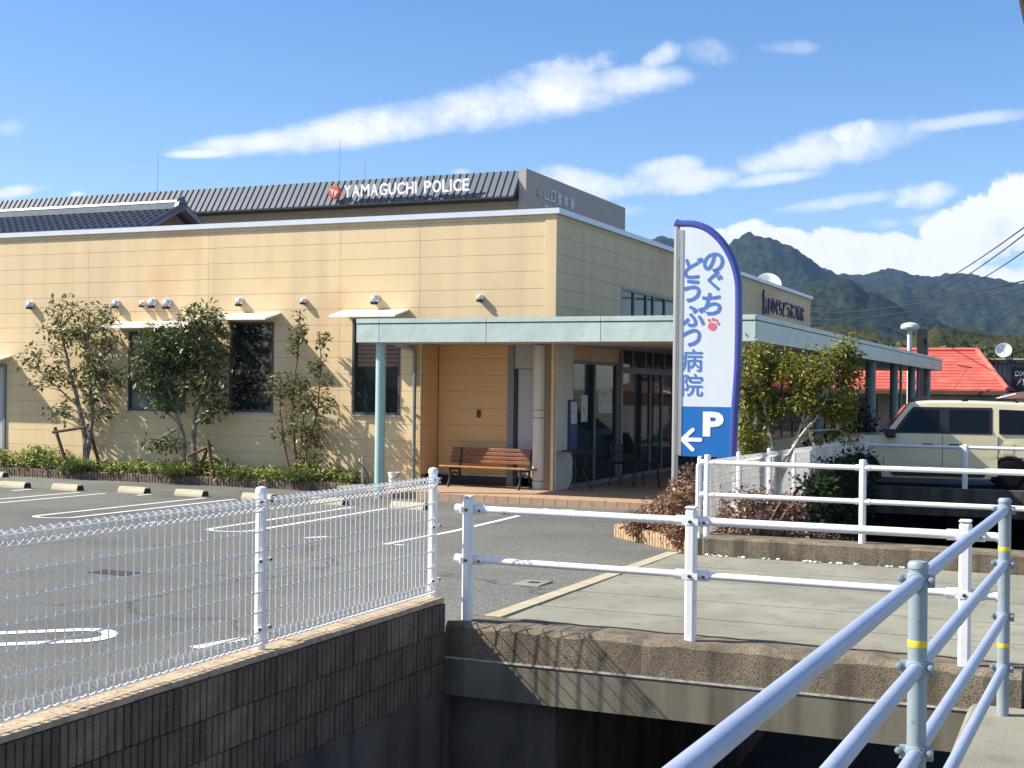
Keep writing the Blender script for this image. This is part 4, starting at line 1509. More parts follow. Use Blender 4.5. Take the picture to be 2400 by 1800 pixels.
# ================================================================== BENCH
be = thing('park_bench', 'brown slatted wooden bench with black iron legs in the orange alcove', 'bench', (-10.1, 22.2, TZ), rotz=R(-3.0))
BW = 0.93
for i in range(5):
    y = -0.22 + i * 0.088
    MB().bbox(-BW, BW, y, y + 0.076, 0.355 - i * 0.006, 0.39 - i * 0.006, 0.008).build('seat_slat', M['wood'], be)
for i in range(4):
    z = 0.42 + i * 0.074
    y = 0.225 + i * 0.020
    s = MB().bbox(-BW, BW, y, y + 0.03, z, z + 0.062, 0.008)
    s.build('back_slat', M['wood_back'], be)
for x in (-0.72, 0.72):
    l = MB()
    l.tube([(x, -0.24, 0.0), (x, -0.20, 0.10), (x, -0.15, 0.25), (x, -0.18, 0.35)], [0.03, 0.022, 0.022, 0.028], 8)
    l.tube([(x, 0.27, 0.0), (x, 0.22, 0.12), (x, 0.19, 0.30), (x, 0.225, 0.43), (x, 0.29, 0.70)], [0.03, 0.022, 0.024, 0.022, 0.016], 8)
    l.tube([(x, -0.19, 0.335), (x, 0.21, 0.315)], 0.02, 8)
    l.tube([(x, -0.16, 0.20), (x, 0.0, 0.26), (x, 0.19, 0.20)], 0.014, 6)
    l.build('iron_leg', M['iron'], be)

# bistro table and chairs in the shade
tb = thing('bistro_table', 'round dark metal bistro table standing beside the round column', 'table', (-8.42, 22.35, TZ))
MB().lathe([(0.001, 0.69), (0.30, 0.69), (0.31, 0.70), (0.31, 0.715), (0.30, 0.72), (0.001, 0.72)], (-8.42, 22.35, TZ), 24).build('table_top', M['iron'], tb)
for k in range(3):
    a = 2 * math.pi * k / 3 + 0.5
    pts = [(-8.42 + math.cos(a) * r, 22.35 + math.sin(a) * r, TZ + z) for r, z in ((0.27, 0.0), (0.20, 0.12), (0.08, 0.36), (0.17, 0.60), (0.22, 0.69))]
    MB().tube(pts, 0.012, 7).build('leg', M['iron'], tb)


def make_chair(label, loc, rz):
    ch = thing('terrace_chair', label, 'chair', loc, 'dark metal chairs by the entrance', rz)
    s = MB()
    s.bbox(-0.22, 0.22, -0.22, 0.20, 0.42, 0.45, 0.012)
    s.build('seat', M['iron'], ch)
    bk_ = MB()
    for k in range(7):
        x = -0.19 + k * 0.063
        bk_.tube([(x, 0.20, 0.45), (x * 1.08, 0.235, 0.62), (x * 1.12, 0.27, 0.82 - abs(x) * 0.25)], 0.009, 5)
    bk_.tube([(-0.23, 0.20, 0.44), (-0.245, 0.25, 0.72), (-0.15, 0.275, 0.84), (0.0, 0.28, 0.87), (0.15, 0.275, 0.84), (0.245, 0.25, 0.72), (0.23, 0.20, 0.44)], 0.014, 7)
    bk_.build('backrest', M['iron'], ch)
    for x in (-1, 1):
        MB().tube([(x * 0.20, -0.20, 0.43), (x * 0.23, -0.24, 0.0)], 0.013, 6).build('leg', M['iron'], ch)
        MB().tube([(x * 0.20, 0.19, 0.43), (x * 0.23, 0.27, 0.0)], 0.013, 6).build('leg', M['iron'], ch)
        MB().tube([(x * 0.20, -0.18, 0.43), (x * 0.26, -0.20, 0.62), (x * 0.26, 0.05, 0.65), (x * 0.24, 0.24, 0.64)], 0.011, 6).build('armrest', M['iron'], ch)
    return ch


ch1 = make_chair('dark metal chair facing left nearer the glass screen', (-8.05, 24.0, TZ), R(80))
copy_tree(ch1, (-7.62, 23.85, TZ), R(200), 'dark metal chair turned away, right of the other terrace chair')

# ================================================================== PLANTER along the front wall
tag(MB().box(-22.0, -12.6, 21.46, 22.06, -0.5, -0.16).build('planter_soil', M['soil']), kind='structure')
pe = thing('planter_edging', 'low brown soldier brick edging in front of the ground cover', 'planter edge', (-17.0, 21.36, -0.36))
e_ = MB()
x = -22.0
while x < -12.55:
    w = 0.062 + rng.uniform(-0.004, 0.004)
    e_.bbox(x, x + w, 21.34 + rng.uniform(-0.006, 0.006), 21.45, -0.40, -0.165 + rng.uniform(-0.008, 0.006), 0.008)
    x += w + 0.008
eo = e_.build('brick_row', M['edging'], pe)
tag(eo, kind='stuff')
g = random.Random(21)
gc = MB()
for i in range(430):
    x = -22.0 + 9.35 * g.random()
    y = 21.40 + 0.62 * g.random()
    hv = max(0.05, 0.17 + 0.30 * noise.noise(Vector((x * 1.1, 3.0, 0.5))) + 0.12 * noise.noise(Vector((x * 3.1, 7.0, 0.5))))
    leaf_quads(gc, (x, y, -0.14 + g.random() * hv), 0.12 + 0.05 * g.random(), int(14 + 20 * g.random()), g.choice((0.07, 0.09, 0.12)), g, 0.4, 0.8)
tag(gc.build('ground_cover', M['cover'], recalc=False), 'bright green leafy ground cover along the foot of the cream wall', 'ground cover', kind='stuff')


def blades(mb, c, n, L, g, spread=1.0):
    for _ in range(n):
        a = g.uniform(0, 2 * math.pi)
        el = g.uniform(0.7, 1.35)
        l = L * g.uniform(0.65, 1.2)
        d = Vector((math.cos(a), math.sin(a), 0))
        s = Vector((-d.y, d.x, 0)) * 0.006
        p = Vector(c) + d * g.uniform(0, 0.10) * spread
        v = d * math.cos(el) + Vector((0, 0, math.sin(el)))
        pts = []
        for k in range(5):
            pts.append(Vector(p))
            p = p + v * l / 4
            v = (v + Vector((0, 0, -0.42)) + d * 0.10).normalized()
        vs = []
        for k, q in enumerate(pts):
            w = (1, 1, .9, .6, .08)[k]
            vs += [q - s * w, q + s * w]
        mb.add(vs, [(2 * k, 2 * k + 1, 2 * k + 3, 2 * k + 2) for k in range(4)], True)


for i, (x, y, L, n, lab) in enumerate(((-18.98, 21.22, 0.58, 260, 'arching grass clump spilling over the edging at the left tree'),
                                       (-16.5, 21.22, 0.56, 280, 'arching grass clump below the middle tree trunk'),
                                       (-15.0, 21.28, 0.42, 150, 'small grass clump between the middle and right trees'),
                                       (-13.7, 21.25, 0.52, 240, 'arching grass clump under the thin right tree'))):
    t = thing('grass_clump', lab, 'grass clump', (x, y, -0.3), 'grass clumps along the planter')
    mb = MB()
    blades(mb, (x, y + 0.12, -0.22), n, L, g)
    blades(mb, (x + 0.16, y + 0.16, -0.2), n // 2, L, g)
    mb.build('blades', M['blade'], t, recalc=False)

# front trees
tree('broadleaf_tree', 'airy twin-stemmed evergreen at the left with a timber support', (-18.92, 21.62, -0.2),
     [([(0, 0, 0), (0.0, 0, 0.55), (-0.10, 0.02, 1.0), (-0.30, -0.05, 1.75), (-0.55, 0.0, 2.45), (-0.75, 0.05, 2.95)], 0.075, 0.014),
      ([(0.03, 0, 0.35), (0.12, 0.03, 1.0), (0.10, 0, 1.7), (0.0, -0.03, 2.4), (0.05, 0.0, 3.2)], 0.06, 0.012),
      ([(-0.18, 0, 1.3), (-0.7, -0.1, 1.75), (-1.25, 0.0, 2.05)], 0.022, 0.008),
      ([(0.12, 0, 1.3), (0.45, 0.0, 1.75), (0.62, 0.05, 2.35)], 0.022, 0.008)],
     [((-0.55, 0, 2.95), (0.62, 0.35, 0.62), 26), ((0.25, 0, 2.85), (0.5, 0.35, 0.65), 20), ((-1.15, 0, 2.1), (0.6, 0.35, 0.55), 20),
      ((-0.2, 0, 2.15), (0.5, 0.35, 0.45), 14), ((0.55, 0, 1.95), (0.42, 0.3, 0.6), 15), ((-0.75, 0, 1.35), (0.35, 0.25, 0.3), 9), ((0.35, 0, 1.35), (0.35, 0.2, 0.3), 7)],
     M['leaf'], M['bark'], 0.110, 11, per=26, cr=0.165, group='trees in front of the clinic wall')
tree('broadleaf_tree', 'dense twin-trunk evergreen in front of the pale window', (-16.28, 21.62, -0.2),
     [([(0.06, 0, 0), (0.05, 0, 0.9), (0.10, 0, 1.5), (0.22, 0.0, 2.2), (0.35, 0.0, 3.1)], 0.065, 0.013),
      ([(-0.16, 0, 0), (-0.20, 0, 0.8), (-0.45, -0.03, 1.5), (-0.75, 0.0, 2.1), (-0.85, 0.05, 2.9)], 0.055, 0.012),
      ([(0.08, 0, 1.3), (0.5, 0, 1.8), (0.8, 0.05, 2.3)], 0.022, 0.008),
      ([(-0.24, 0, 1.0), (-0.6, 0, 1.25), (-1.1, 0, 1.75), (-1.5, 0, 2.1)], 0.026, 0.008)],
     [((-0.75, 0, 2.7), (0.75, 0.4, 0.5), 30), ((0.2, 0, 2.85), (0.7, 0.4, 0.6), 34), ((-1.2, 0, 2.1), (0.62, 0.35, 0.5), 24), ((-0.3, 0, 2.1), (0.62, 0.4, 0.5), 26),
      ((0.55, 0, 2.05), (0.40, 0.3, 0.65), 20), ((-0.55, -0.1, 1.55), (0.4, 0.3, 0.25), 9), ((0.42, 0, 1.35), (0.3, 0.25, 0.3), 8), ((-0.62, -0.1, 0.62), (0.38, 0.15, 0.13), 8)],
     M['leaf2'], M['bark'], 0.112, 12, per=34, cr=0.18, group='trees in front of the clinic wall')
tree('broadleaf_tree', 'thin multi-stemmed young evergreen between the two dark windows', (-13.84, 21.62, -0.2),
     [([(0.0, 0, 0), (-0.08, 0, 0.9), (-0.12, 0, 1.6), (-0.02, 0, 2.3), (0.02, 0, 3.15)], 0.035, 0.007),
      ([(-0.12, 0, 0), (-0.30, 0, 0.7), (-0.40, 0, 1.4), (-0.42, 0, 2.1)], 0.026, 0.006),
      ([(0.04, 0, 0), (0.25, 0, 0.7), (0.45, 0, 1.4), (0.50, 0, 2.1), (0.46, 0, 2.85)], 0.030, 0.006),
      ([(0.02, 0, 0.2), (0.10, 0, 1.0), (0.16, 0, 1.8)], 0.022, 0.006)],
     [((0.0, 0, 2.75), (0.20, 0.2, 0.42), 11), ((-0.42, 0, 1.8), (0.26, 0.2, 0.35), 11), ((0.0, 0, 1.9), (0.25, 0.2, 0.35), 11), ((0.5, 0, 1.9), (0.22, 0.2, 0.5), 12),
      ((0.12, 0, 1.25), (0.25, 0.2, 0.4), 10), ((-0.3, 0, 1.1), (0.22, 0.2, 0.4), 7), ((0.5, 0, 1.2), (0.3, 0.2, 0.35), 7), ((0.2, 0, 0.6), (0.35, 0.2, 0.4), 10), ((0.47, 0, 2.65), (0.12, 0.12, 0.25), 4), ((0.75, 0, 1.55), (0.15, 0.1, 0.12), 2)],
     M['leaf'], M['bark_red'], 0.100, 13, per=22, cr=0.11, twig=0.006, group='trees in front of the clinic wall')
# timber supports
st = thing('tree_support', 'dark timber support frame leaning at the left tree', 'tree support', (-19.3, 21.45, -0.2), 'timber supports beside the trees')
MB().tube([(-19.14, 21.38, -0.2), (-19.52, 21.38, 0.70)], 0.035, 8).build('post', M['stake'], st)
MB().tube([(-18.62, 21.75, -0.2), (-18.98, 21.75, 0.78)], 0.035, 8).build('post', M['stake'], st)
MB().tube([(-19.56, 21.36, 0.60), (-18.82, 21.50, 0.72)], 0.030, 8).build('crossbar', M['stake'], st)
st = thing('tree_support', 'dark timber support frame at the foot of the middle tree', 'tree support', (-15.75, 21.45, -0.2), 'timber supports beside the trees')
MB().tube([(-15.55, 21.35, -0.2), (-15.72, 21.38, 0.55)], 0.035, 8).build('post', M['stake'], st)
MB().tube([(-16.05, 21.5, -0.2), (-15.80, 21.5, 0.42)], 0.035, 8).build('post', M['stake'], st)
MB().tube([(-16.2, 21.42, 0.22), (-15.66, 21.42, 0.44)], 0.030, 8).build('crossbar', M['stake'], st)

# ================================================================== WHEEL STOPS
ws = thing('wheel_stop', 'tan concrete wheel stop nearest the white line, right of the fence end', 'wheel stop', (-8.28, 18.1, lotz(18.1)), 'concrete wheel stops', R(-4))
w_ = MB()
w_.prism([(-0.095, 0.0), (0.095, 0.0), (0.085, 0.045), (0.052, 0.105), (-0.052, 0.108), (-0.088, 0.04)], 'x', -0.30, 0.30)
w_.build('body', M['wheelstop'], ws)
MB().box(-0.302, -0.3005, -0.07, 0.07, 0.01, 0.085).build('end_shade', M['vanblack'], ws)  # black ends: shade of the end faces painted on
MB().box(0.3005, 0.302, -0.07, 0.07, 0.01, 0.085).build('end_shade', M['vanblack'], ws)
for x, y, lab in ((-9.62, 18.2, 'tan concrete wheel stop behind the last fence panel, left of the corner post'),
                  (-11.1, 18.3, 'tan concrete wheel stop seen through the mesh fence right of its middle post'),
                  (-12.5, 18.4, 'tan concrete wheel stop just over the top of the mesh fence at its middle post'),
                  (-13.92, 18.5, 'tan concrete wheel stop in front of the dense middle tree, right one of the pair'),
                  (-15.12, 18.5, 'tan concrete wheel stop below the pale window, left one of the pair'),
                  (-16.45, 18.35, 'tan concrete wheel stop second from the left edge in the front row'),
                  (-17.6, 18.3, 'tan concrete wheel stop leftmost in the front row'),
                  (-20.6, 20.85, 'tan concrete wheel stop at the left edge close to the brick edging')):
    copy_tree(ws, (x, y, lotz(y)), R(rng.uniform(-5, -1)), lab)

# drain covers
dg_ = thing('drain_grate', 'dark iron drain grating in the asphalt behind the mesh fence', 'drain', (-7.76, 9.3, lotz(9.3)))
for i in range(14):
    x = -8.0 + i * 0.035
    MB().box(x, x + 0.022, 9.18, 9.40, lotz(9.3) + 0.002, lotz(9.3) + 0.010).build('bar', M['grate'], dg_)
MB().box(-8.02, -7.50, 9.16, 9.42, lotz(9.3) - 0.02, lotz(9.3) + 0.001).build('frame', M['road'], dg_)
dc = thing('drain_cover', 'small concrete drain cover with a dark slot beside the tan kerb', 'drain', (-4.42, 10.65, lotz(10.65)))
MB().bbox(-4.55, -4.30, 10.5, 10.82, lotz(10.65) - 0.02, lotz(10.65) + 0.012, 0.004).build('cover', M['concrete'], dc)
MB().box(-4.46, -4.36, 10.62, 10.70, lotz(10.65) + 0.0125, lotz(10.65) + 0.014).build('slot', M['dark'], dc)

# ================================================================== FEATHER SIGN
sg = thing('feather_sign', 'tall white and blue feather shaped clinic sign with parking arrow on a steel pole', 'sign', (-4.92, 16.5, -0.22))
SY = 16.5


def sp(u, v):
    """sign face position from its own measured grid"""
    return (-4.923 + (u - (1584 - 0.011 * (v - 520))) * 0.0056, 3.773 - (v - 520) * 0.00546)


MB().tube([(-4.90, SY, -0.25), (-4.90, SY, 3.74)], 0.042, 16).build('pole', M['steel'], sg)
outer = [sp(*p) for p in ((1596, 527), (1625, 529), (1655, 540), (1680, 560), (1700, 586), (1716, 618), (1726, 655), (1729, 700), (1727, 850), (1720, 960), (1716, 1068))]
panel = [sp(1596, 1068)] + [sp(1716, 1068)] + outer[::-1][1:]
top_part = [p for p in panel]
# white face
zP = sp(1600, 952)[1]
white = [sp(1596, 952), sp(1721, 952)] + [p for p in outer[::-1] if p[1] > zP]
MB().prism(white, 'y', SY - 0.045, SY + 0.045).build('face', M['sign_white'], sg)
MB().prism([sp(1596, 1068), sp(1716, 1068), sp(1721, 952.3), sp(1596, 952.3)], 'y', SY - 0.046, SY + 0.044).build('parking_face', M['sign_blue'], sg)
fr = [(p[0], SY, p[1]) for p in [sp(1584, 523)] + outer]
fine = []
Q = [np.array(p) for p in fr]
for i in range(len(Q) - 1):
    p0, p1, p2, p3 = Q[max(0, i - 1)], Q[i], Q[i + 1], Q[min(len(Q) - 1, i + 2)]
    for k in range(6):
        t = k / 6
        fine.append(tuple(0.5 * (2 * p1 + (p2 - p0) * t + (2 * p0 - 5 * p1 + 4 * p2 - p3) * t * t + (3 * p1 - p0 - 3 * p2 + p3) * t ** 3)))
fine.append(fr[-1])
MB().tube(fine, 0.056, 12).build('edge_tube', M['sign_navy'], sg)
MB().box(sp(1596, 800)[0] - 0.012, sp(1596, 800)[0] + 0.035, SY - 0.052, SY + 0.05, 0.79, 3.66).build('edge_rail', M['silver'], sg)
FYS = SY - 0.047
rt, up = (1, 0, 0), (0, 0, 1)
glyphs = [('の', 1674, 618, 0.25, 0.05), ('ぐ', 1678, 660, 0.26, 0.0), ('ち', 1670, 714, 0.28, 0.05),
          ('ど', 1628, 630, 0.27, 0.05), ('う', 1624, 683, 0.29, 0.05), ('ぶ', 1627, 742, 0.27, 0.0), ('つ', 1623, 792, 0.24, 0.05), ('病', 1623, 845, 0.29, 0.0), ('院', 1625, 902, 0.29, 0.0)]
for chx, u, v, h, sk in glyphs:
    px, pz = sp(u, v)
    if chx == 'つ':
        letter(chx, 'letter', M['sign_text'], sg, (px, FYS, pz), rt, up, height=0.22, width=0.25, depth=0.003, bold=0.026, skew=sk, rot=0.12)
    elif chx in '病院':
        letter(chx, 'letter', M['sign_text'], sg, (px, FYS, pz), rt, up, height=h, depth=0.003, bold=0.006)
    else:
        letter(chx, 'letter', M['sign_text'], sg, (px, FYS, pz), rt, up, height=h, depth=0.003, bold=0.022, skew=sk)
paw = MB()
pu, pz = sp(1671, 766)
paw.prism([(pu + 0.055 * math.cos(t), pz + 0.05 * math.sin(t)) for t in [2 * math.pi * k / 14 for k in range(14)]], 'y', FYS - 0.003, FYS)
for dx, dz in ((-0.042, 0.078), (0.008, 0.09), (0.052, 0.075), (0.078, 0.035)):
    paw.prism([(pu + dx + 0.017 * math.cos(t), pz + dz + 0.02 * math.sin(t)) for t in [2 * math.pi * k / 10 for k in range(10)]], 'y', FYS - 0.003, FYS)
paw.build('paw_print', M['sign_pink'], sg)
px, pz = sp(1674, 992)
letter('P', 'parking_letter', M['sign_print'], sg, (px, FYS - 0.001, pz), rt, up, height=0.315, width=0.27, depth=0.003, bold=0.045)
ar = MB()
ax, az = sp(1602, 1029)


def stroke(mb, a, b, w):
    a, b = Vector(a), Vector(b)
    d = (b - a).normalized()
    s = Vector((-d.y, d.x))
    pts = []
    for k in range(9):
        t = math.pi * k / 8
        pts.append(a + s * math.cos(t) * w - d * math.sin(t) * w)
    for k in range(9):
        t = math.pi * k / 8
        pts.append(b - s * math.cos(t) * w + d * math.sin(t) * w)
    return [(p.x, p.y) for p in pts]


ar.prism(stroke(ar, (ax + 0.01, az), (ax + 0.235, az), 0.026), 'y', FYS - 0.0052, FYS - 0.001)
ar.prism(stroke(ar, (ax, az), (ax + 0.135, az + 0.125), 0.026), 'y', FYS - 0.0046, FYS - 0.001)
ar.prism(stroke(ar, (ax, az), (ax + 0.135, az - 0.125), 0.026), 'y', FYS - 0.0040, FYS - 0.001)
ar.build('arrow', M['sign_print'], sg)

# ================================================================== PLANTER with bronze shrubs by the sign
pl = thing('log_planter', 'low planter edged with tan upright logs beside the bridge kerb', 'planter', (-4.7, 14.8, -0.2))
e_ = MB()
path = [(-4.98, 16.0), (-5.36, 15.55), (-4.05, 14.12), (-3.78, 13.35)]
for (xa, ya), (xb, yb) in zip(path[:-1], path[1:]):
    L = math.hypot(xb - xa, yb - ya)
    n = int(L / 0.072)
    for i in range(n):
        t = (i + 0.5) / n
        x, y = xa + (xb - xa) * t, ya + (yb - ya) * t
        e_.lathe([(0.034, -0.3), (0.034, 0.145 + rng.uniform(-0.006, 0.006)), (0.028, 0.158), (0.001, 0.160)], (x, y, lotz(y)), 7)
tag(e_.build('log_edging', M['edging_tan'], pl), kind='stuff')
s_ = MB()
s_.add([(-5.33, 15.55, -0.06), (-4.05, 14.15, -0.02), (-3.80, 13.4, 0.0), (-3.78, 16.3, -0.05), (-4.95, 16.2, -0.07)], [(0, 1, 2, 3, 4)])
s_.build('soil', M['soil'], pl)


def shrub(label, c, rad, n, seed, lm, per=110, ls=0.055, name='bronze_shrub', group=None, stems=7, cr=0.12):
    g = random.Random(seed)
    t = thing(name, label, 'shrub', c, group)
    st_ = MB()
    fo = MB()
    c = Vector(c)
    for _ in range(n):
        while True:
            p = Vector((g.uniform(-1, 1), g.uniform(-1, 1), g.uniform(-0.15, 1)))
            if 0.35 < p.length <= 1:
                break
        q = c + Vector((p.x * rad[0], p.y * rad[1], p.z * rad[2]))
        leaf_quads(fo, q, cr * g.uniform(0.8, 1.3), int(per * g.uniform(.6, 1.2)), ls, g, 0.0, 0.9)
    for k in range(stems):
        a = g.uniform(0, 6.28)
        st_.tube(bez(c, c + Vector((math.cos(a) * rad[0] * .7, math.sin(a) * rad[1] * .7, rad[2] * g.uniform(.5, .9))), g, 0.15), [0.014, 0.012, 0.01, 0.008, 0.005], 5)
    st_.build('stems', M['bark'], t)
    fo.build('foliage', lm, t, recalc=False)
    return t


shrub('bronze leaved low shrub in the log planter in front of the sign pole', (-4.60, 15.08, 0.0), (0.42, 0.34, 0.27), 44, 31, M['bronze'], group='bronze shrubs beside the bridge')
shrub('tall bronze shrub standing against the pole of the feather sign', (-4.50, 15.6, 0.0), (0.36, 0.34, 0.70), 34, 32, M['bronze'], group='bronze shrubs beside the bridge')
shrub('bronze shrub by the hoop end of the far white rail', (-4.02, 14.35, 0.0), (0.36, 0.36, 0.60), 36, 33, M['bronze'], group='bronze shrubs beside the bridge')
shrub('dark bronze shrub hanging over the canal behind the far white rail', (-3.2, 13.95, -0.30), (0.62, 0.45, 0.92), 80, 34, M['bronze'], group='bronze shrubs beside the bridge')
shrub('drooping bronze shrub low over the canal right of the others', (-2.75, 14.3, -0.45), (0.45, 0.40, 0.72), 44, 35, M['bronze'], group='bronze shrubs beside the bridge')

shrub('dark clipped hedge between the yellow green tree and the nose of the van', (-5.05, 30.3, -0.45), (0.95, 0.7, 1.75), 120, 36, M['ivy'], per=60, ls=0.10, name='dark_hedge', cr=0.22)

# yellow-green tree right of the sign
tree('yellow_green_tree', 'yellow green leaning tree with pale bare stems between sign and carport', (-3.98, 17.8, -0.25),
     [([(0.0, 0, 0), (0.10, 0, 0.75), (-0.02, 0, 1.4), (-0.20, 0, 2.2)], 0.024, 0.009),
      ([(0.05, 0, 0.2), (0.20, 0, 0.95), (0.50, -0.12, 1.36), (0.72, -0.1, 1.60), (0.85, 0, 2.2)], 0.024, 0.009),
      ([(0.02, 0, 0.3), (0.30, 0, 1.05), (0.45, 0, 1.5), (0.5, 0, 2.2)], 0.024, 0.008),
      ([(-0.02, 0, 0.3), (-0.15, 0, 1.0), (-0.35, 0, 1.7), (-0.3, 0, 2.3)], 0.028, 0.008),
      ([(0.5, 0, 1.35), (0.9, 0, 1.38)], 0.014, 0.006)],
     [((-0.22, 0, 2.1), (0.26, 0.3, 0.42), 24), ((-0.38, 0, 1.35), (0.22, 0.3, 0.55), 22), ((0.25, 0, 2.15), (0.28, 0.3, 0.32), 18), ((0.70, 0, 2.0), (0.42, 0.35, 0.48), 40),
      ((0.52, 0, 1.72), (0.32, 0.3, 0.24), 12), ((1.02, 0, 2.35), (0.14, 0.2, 0.24), 8), ((-0.32, 0, 0.95), (0.24, 0.3, 0.35), 20), ((-0.05, 0.1, 1.55), (0.2, 0.25, 0.3), 10), ((0.85, 0.1, 1.45), (0.28, 0.25, 0.25), 10), ((0.95, 0, 1.8), (0.2, 0.25, 0.35), 12)],
     M['leaf_yellow'], M['bark_pale'], 0.070, 41, per=62, cr=0.14, twig=0.006)

# ================================================================== LEFT BANK of the far canal: low wall, mesh fence, ivy
bw = thing('bank_wall', 'shaded concrete bank wall of the canal beyond the bridge', 'wall', (-3.9, 20.0, -0.3))
w_ = MB()
w_.add([(-3.62, 13.33, 0.10), (-3.72, 13.33, 0.10), (-4.32, 26.6, -0.13), (-4.20, 26.6, -0.13), (-3.62, 13.33, -2.7), (-3.72, 13.33, -2.7), (-4.32, 26.6, -2.7), (-4.20, 26.6, -2.7)],
       [(0, 1, 2, 3), (0, 3, 7, 4), (1, 5, 6, 2), (0, 4, 5, 1), (2, 6, 7, 3)])
w_.build('wall_face', M['canal'], bw)
mf2 = thing('mesh_fence', 'white mesh fence receding behind the shrubs on the far canal bank', 'fence', (-3.9, 20.0, 0.0))
FB = [(-3.68 - 0.0445 * (y - 13.4), y, 0.10 - 0.0165 * (y - 13.4)) for y in (13.4, 15.4, 17.4, 19.4, 21.4, 23.4, 25.4, 26.5)]
for (xa, ya, za), (xb, yb, zb) in zip(FB[:-1], FB[1:]):
    mb = mesh_panel(0.0, yb - ya, 0.0, 0.0, 0.0555, 0.0030)
    k = (xb - xa) / (yb - ya)
    kz = (zb - za) / (yb - ya)
    mb.v = [(xa + p[0] + k * p[1], ya + p[1], za + p[2] + kz * p[1]) for p in mb.v]
    mb.build('mesh_panel', M['wire'], mf2)
for x, y, z in FB:
    MB().lathe([(0.028, -0.05), (0.028, 0.82), (0.02, 0.84), (0.001, 0.845)], (x - 0.03, y, z), 10).build('post', M['white'], mf2)
g = random.Random(77)
iv = MB()
for i in range(240):
    t = g.random()
    y = 18.6 + 7.6 * t
    x = -3.68 - 0.0445 * (y - 13.4) + 0.10 + g.random() * 0.28
    z = 0.30 - 0.9 * g.random() ** 1.3 + (0.25 if t > 0.2 else 0) * g.random() - 0.02 * (y - 18)
    leaf_quads(iv, (x, y, z), 0.22, 30, 0.10, g, 0.0, 1.0)
it = thing('ivy_hedge', 'dark green ivy bush spilling down the canal wall below the beige van', 'hedge', (-3.8, 21.0, -0.5))
iv.build('foliage', M['ivy'], it, recalc=False)
sm = MB()
for k in range(9):
    y = 19 + k * 0.75
    sm.tube(bez((-4.0, y, -1.2), (-3.75, y + 0.3, 0.1), g, 0.1), [0.02, 0.018, 0.015, 0.012, 0.008], 5)
sm.build('stems', M['bark_dark'], it)

# ================================================================== SECOND ROAD BRIDGE with far rail
rb = thing('road_bridge', 'shaded road bridge deck carrying the beige van over the canal', 'bridge', (-2.0, 28.0, -0.24))
MB().box(-8.0, 3.6, 26.5, 33.9, -0.30, -0.24).build('carriageway', M['road'], rb)
MB().box(-4.18, 0.5, 26.45, 26.70, -0.70, -0.18).build('parapet_beam', M['canal'], rb)
MB().box(-4.18, 0.5, 26.71, 33.9, -0.65, -0.305).build('deck', M['canal'], rb)
MB().box(-4.6, 0.5, 33.0, 33.9, -2.75, -0.655).build('dark_backing', M['canal_bed'], rb)  # added dark wall, keeps the opening under the deck from showing bright
fr_ = thing('guard_rail', 'grey two-bar guard rail on the road bridge in front of the beige van', 'railing', (-2.2, 26.58, -0.18))
for x in (-4.05, -2.215, -0.40, 1.4):
    MB().bbox(x - 0.05, x + 0.05, 26.53, 26.63, -0.20, 0.655, 0.02).build('post', M['white'], fr_)
for z in (0.60, 0.185):
    MB().tube([(-4.05, 26.58, z), (1.4, 26.58, z)], 0.034, 10).build('rail', M['white'], fr_)

# ================================================================== BEIGE VAN
VAN_ROT = R(9.0)
vx, vy, vz = -4.17, 26.98, -0.24
van = thing('parked_van', 'beige compact van with black trim and roof rails parked behind the canal railings', 'van', (vx, vy, vz), rotz=VAN_ROT)
VW = 1.69


def taper(y, z):
    """tumblehome: sides lean in above the belt"""
    k = max(0.0, z - 1.02) * 0.17
    return y + k if y < VW / 2 else y - k


def arch(cx_, r, a0, a1, n=9):
    return [(cx_ + r * math.cos(R(a0 + (a1 - a0) * k / n)), 0.30 + r * math.sin(R(a0 + (a1 - a0) * k / n))) for k in range(n + 1)]


body = [(-0.68, 0.28), (-0.66, 0.20), (-0.40, 0.20)] + arch(0.0, 0.36, 195, -15) + [(0.42, 0.19), (2.33, 0.19)] + arch(2.75, 0.36, 195, -15) + \
       [(3.22, 0.24), (3.40, 0.32), (3.43, 0.70), (3.40, 1.05), (3.30, 1.50), (3.22, 1.66), (3.05, 1.70), (2.0, 1.725), (1.3, 1.718), (0.98, 1.69), (0.84, 1.62),
        (0.42, 1.05), (0.36, 1.025), (-0.15, 1.01), (-0.46, 0.985), (-0.62, 0.90), (-0.67, 0.70), (-0.70, 0.45)]
import bmesh
bm = bmesh.new()
ny = 7
loops = []
for k in range(ny):
    y = VW * k / (ny - 1)
    inset = 0.06 if k in (0, ny - 1) else 0.0
    lp = []
    for (x, z) in body:
        cx_, cz_ = 1.3, 0.9
        zz = z - (0.022 if (z > 1.5 and k in (0, ny - 1)) else 0)
        xx = x + (0.07 if x < -0.5 else 0) * (1 if k in (0, ny - 1) else 0) - (0.05 if x > 3.2 else 0) * (1 if k in (0, ny - 1) else 0)
        lp.append(bm.verts.new((xx, taper(y, zz), zz)))
    loops.append(lp)
nb_ = len(body)
for a, b in zip(loops[:-1], loops[1:]):
    for i in range(nb_):
        j = (i + 1) % nb_
        bm.faces.new((a[i], a[j], b[j], b[i]))
bm.faces.new(loops[0][::-1])
bm.faces.new(loops[-1])
bmesh.ops.recalc_face_normals(bm, faces=bm.faces)
ed = [e for e in bm.edges if (e.verts[0].co.y < 0.4 and e.verts[1].co.y < 0.4 and len(e.link_faces) == 2 and e.calc_face_angle(0) > R(50)
                              and abs(e.verts[0].co.y - e.verts[1].co.y) < 0.05)]
bmesh.ops.bevel(bm, geom=ed, offset=0.035, segments=3, affect='EDGES', profile=0.6)
me = bpy.data.meshes.new('body')
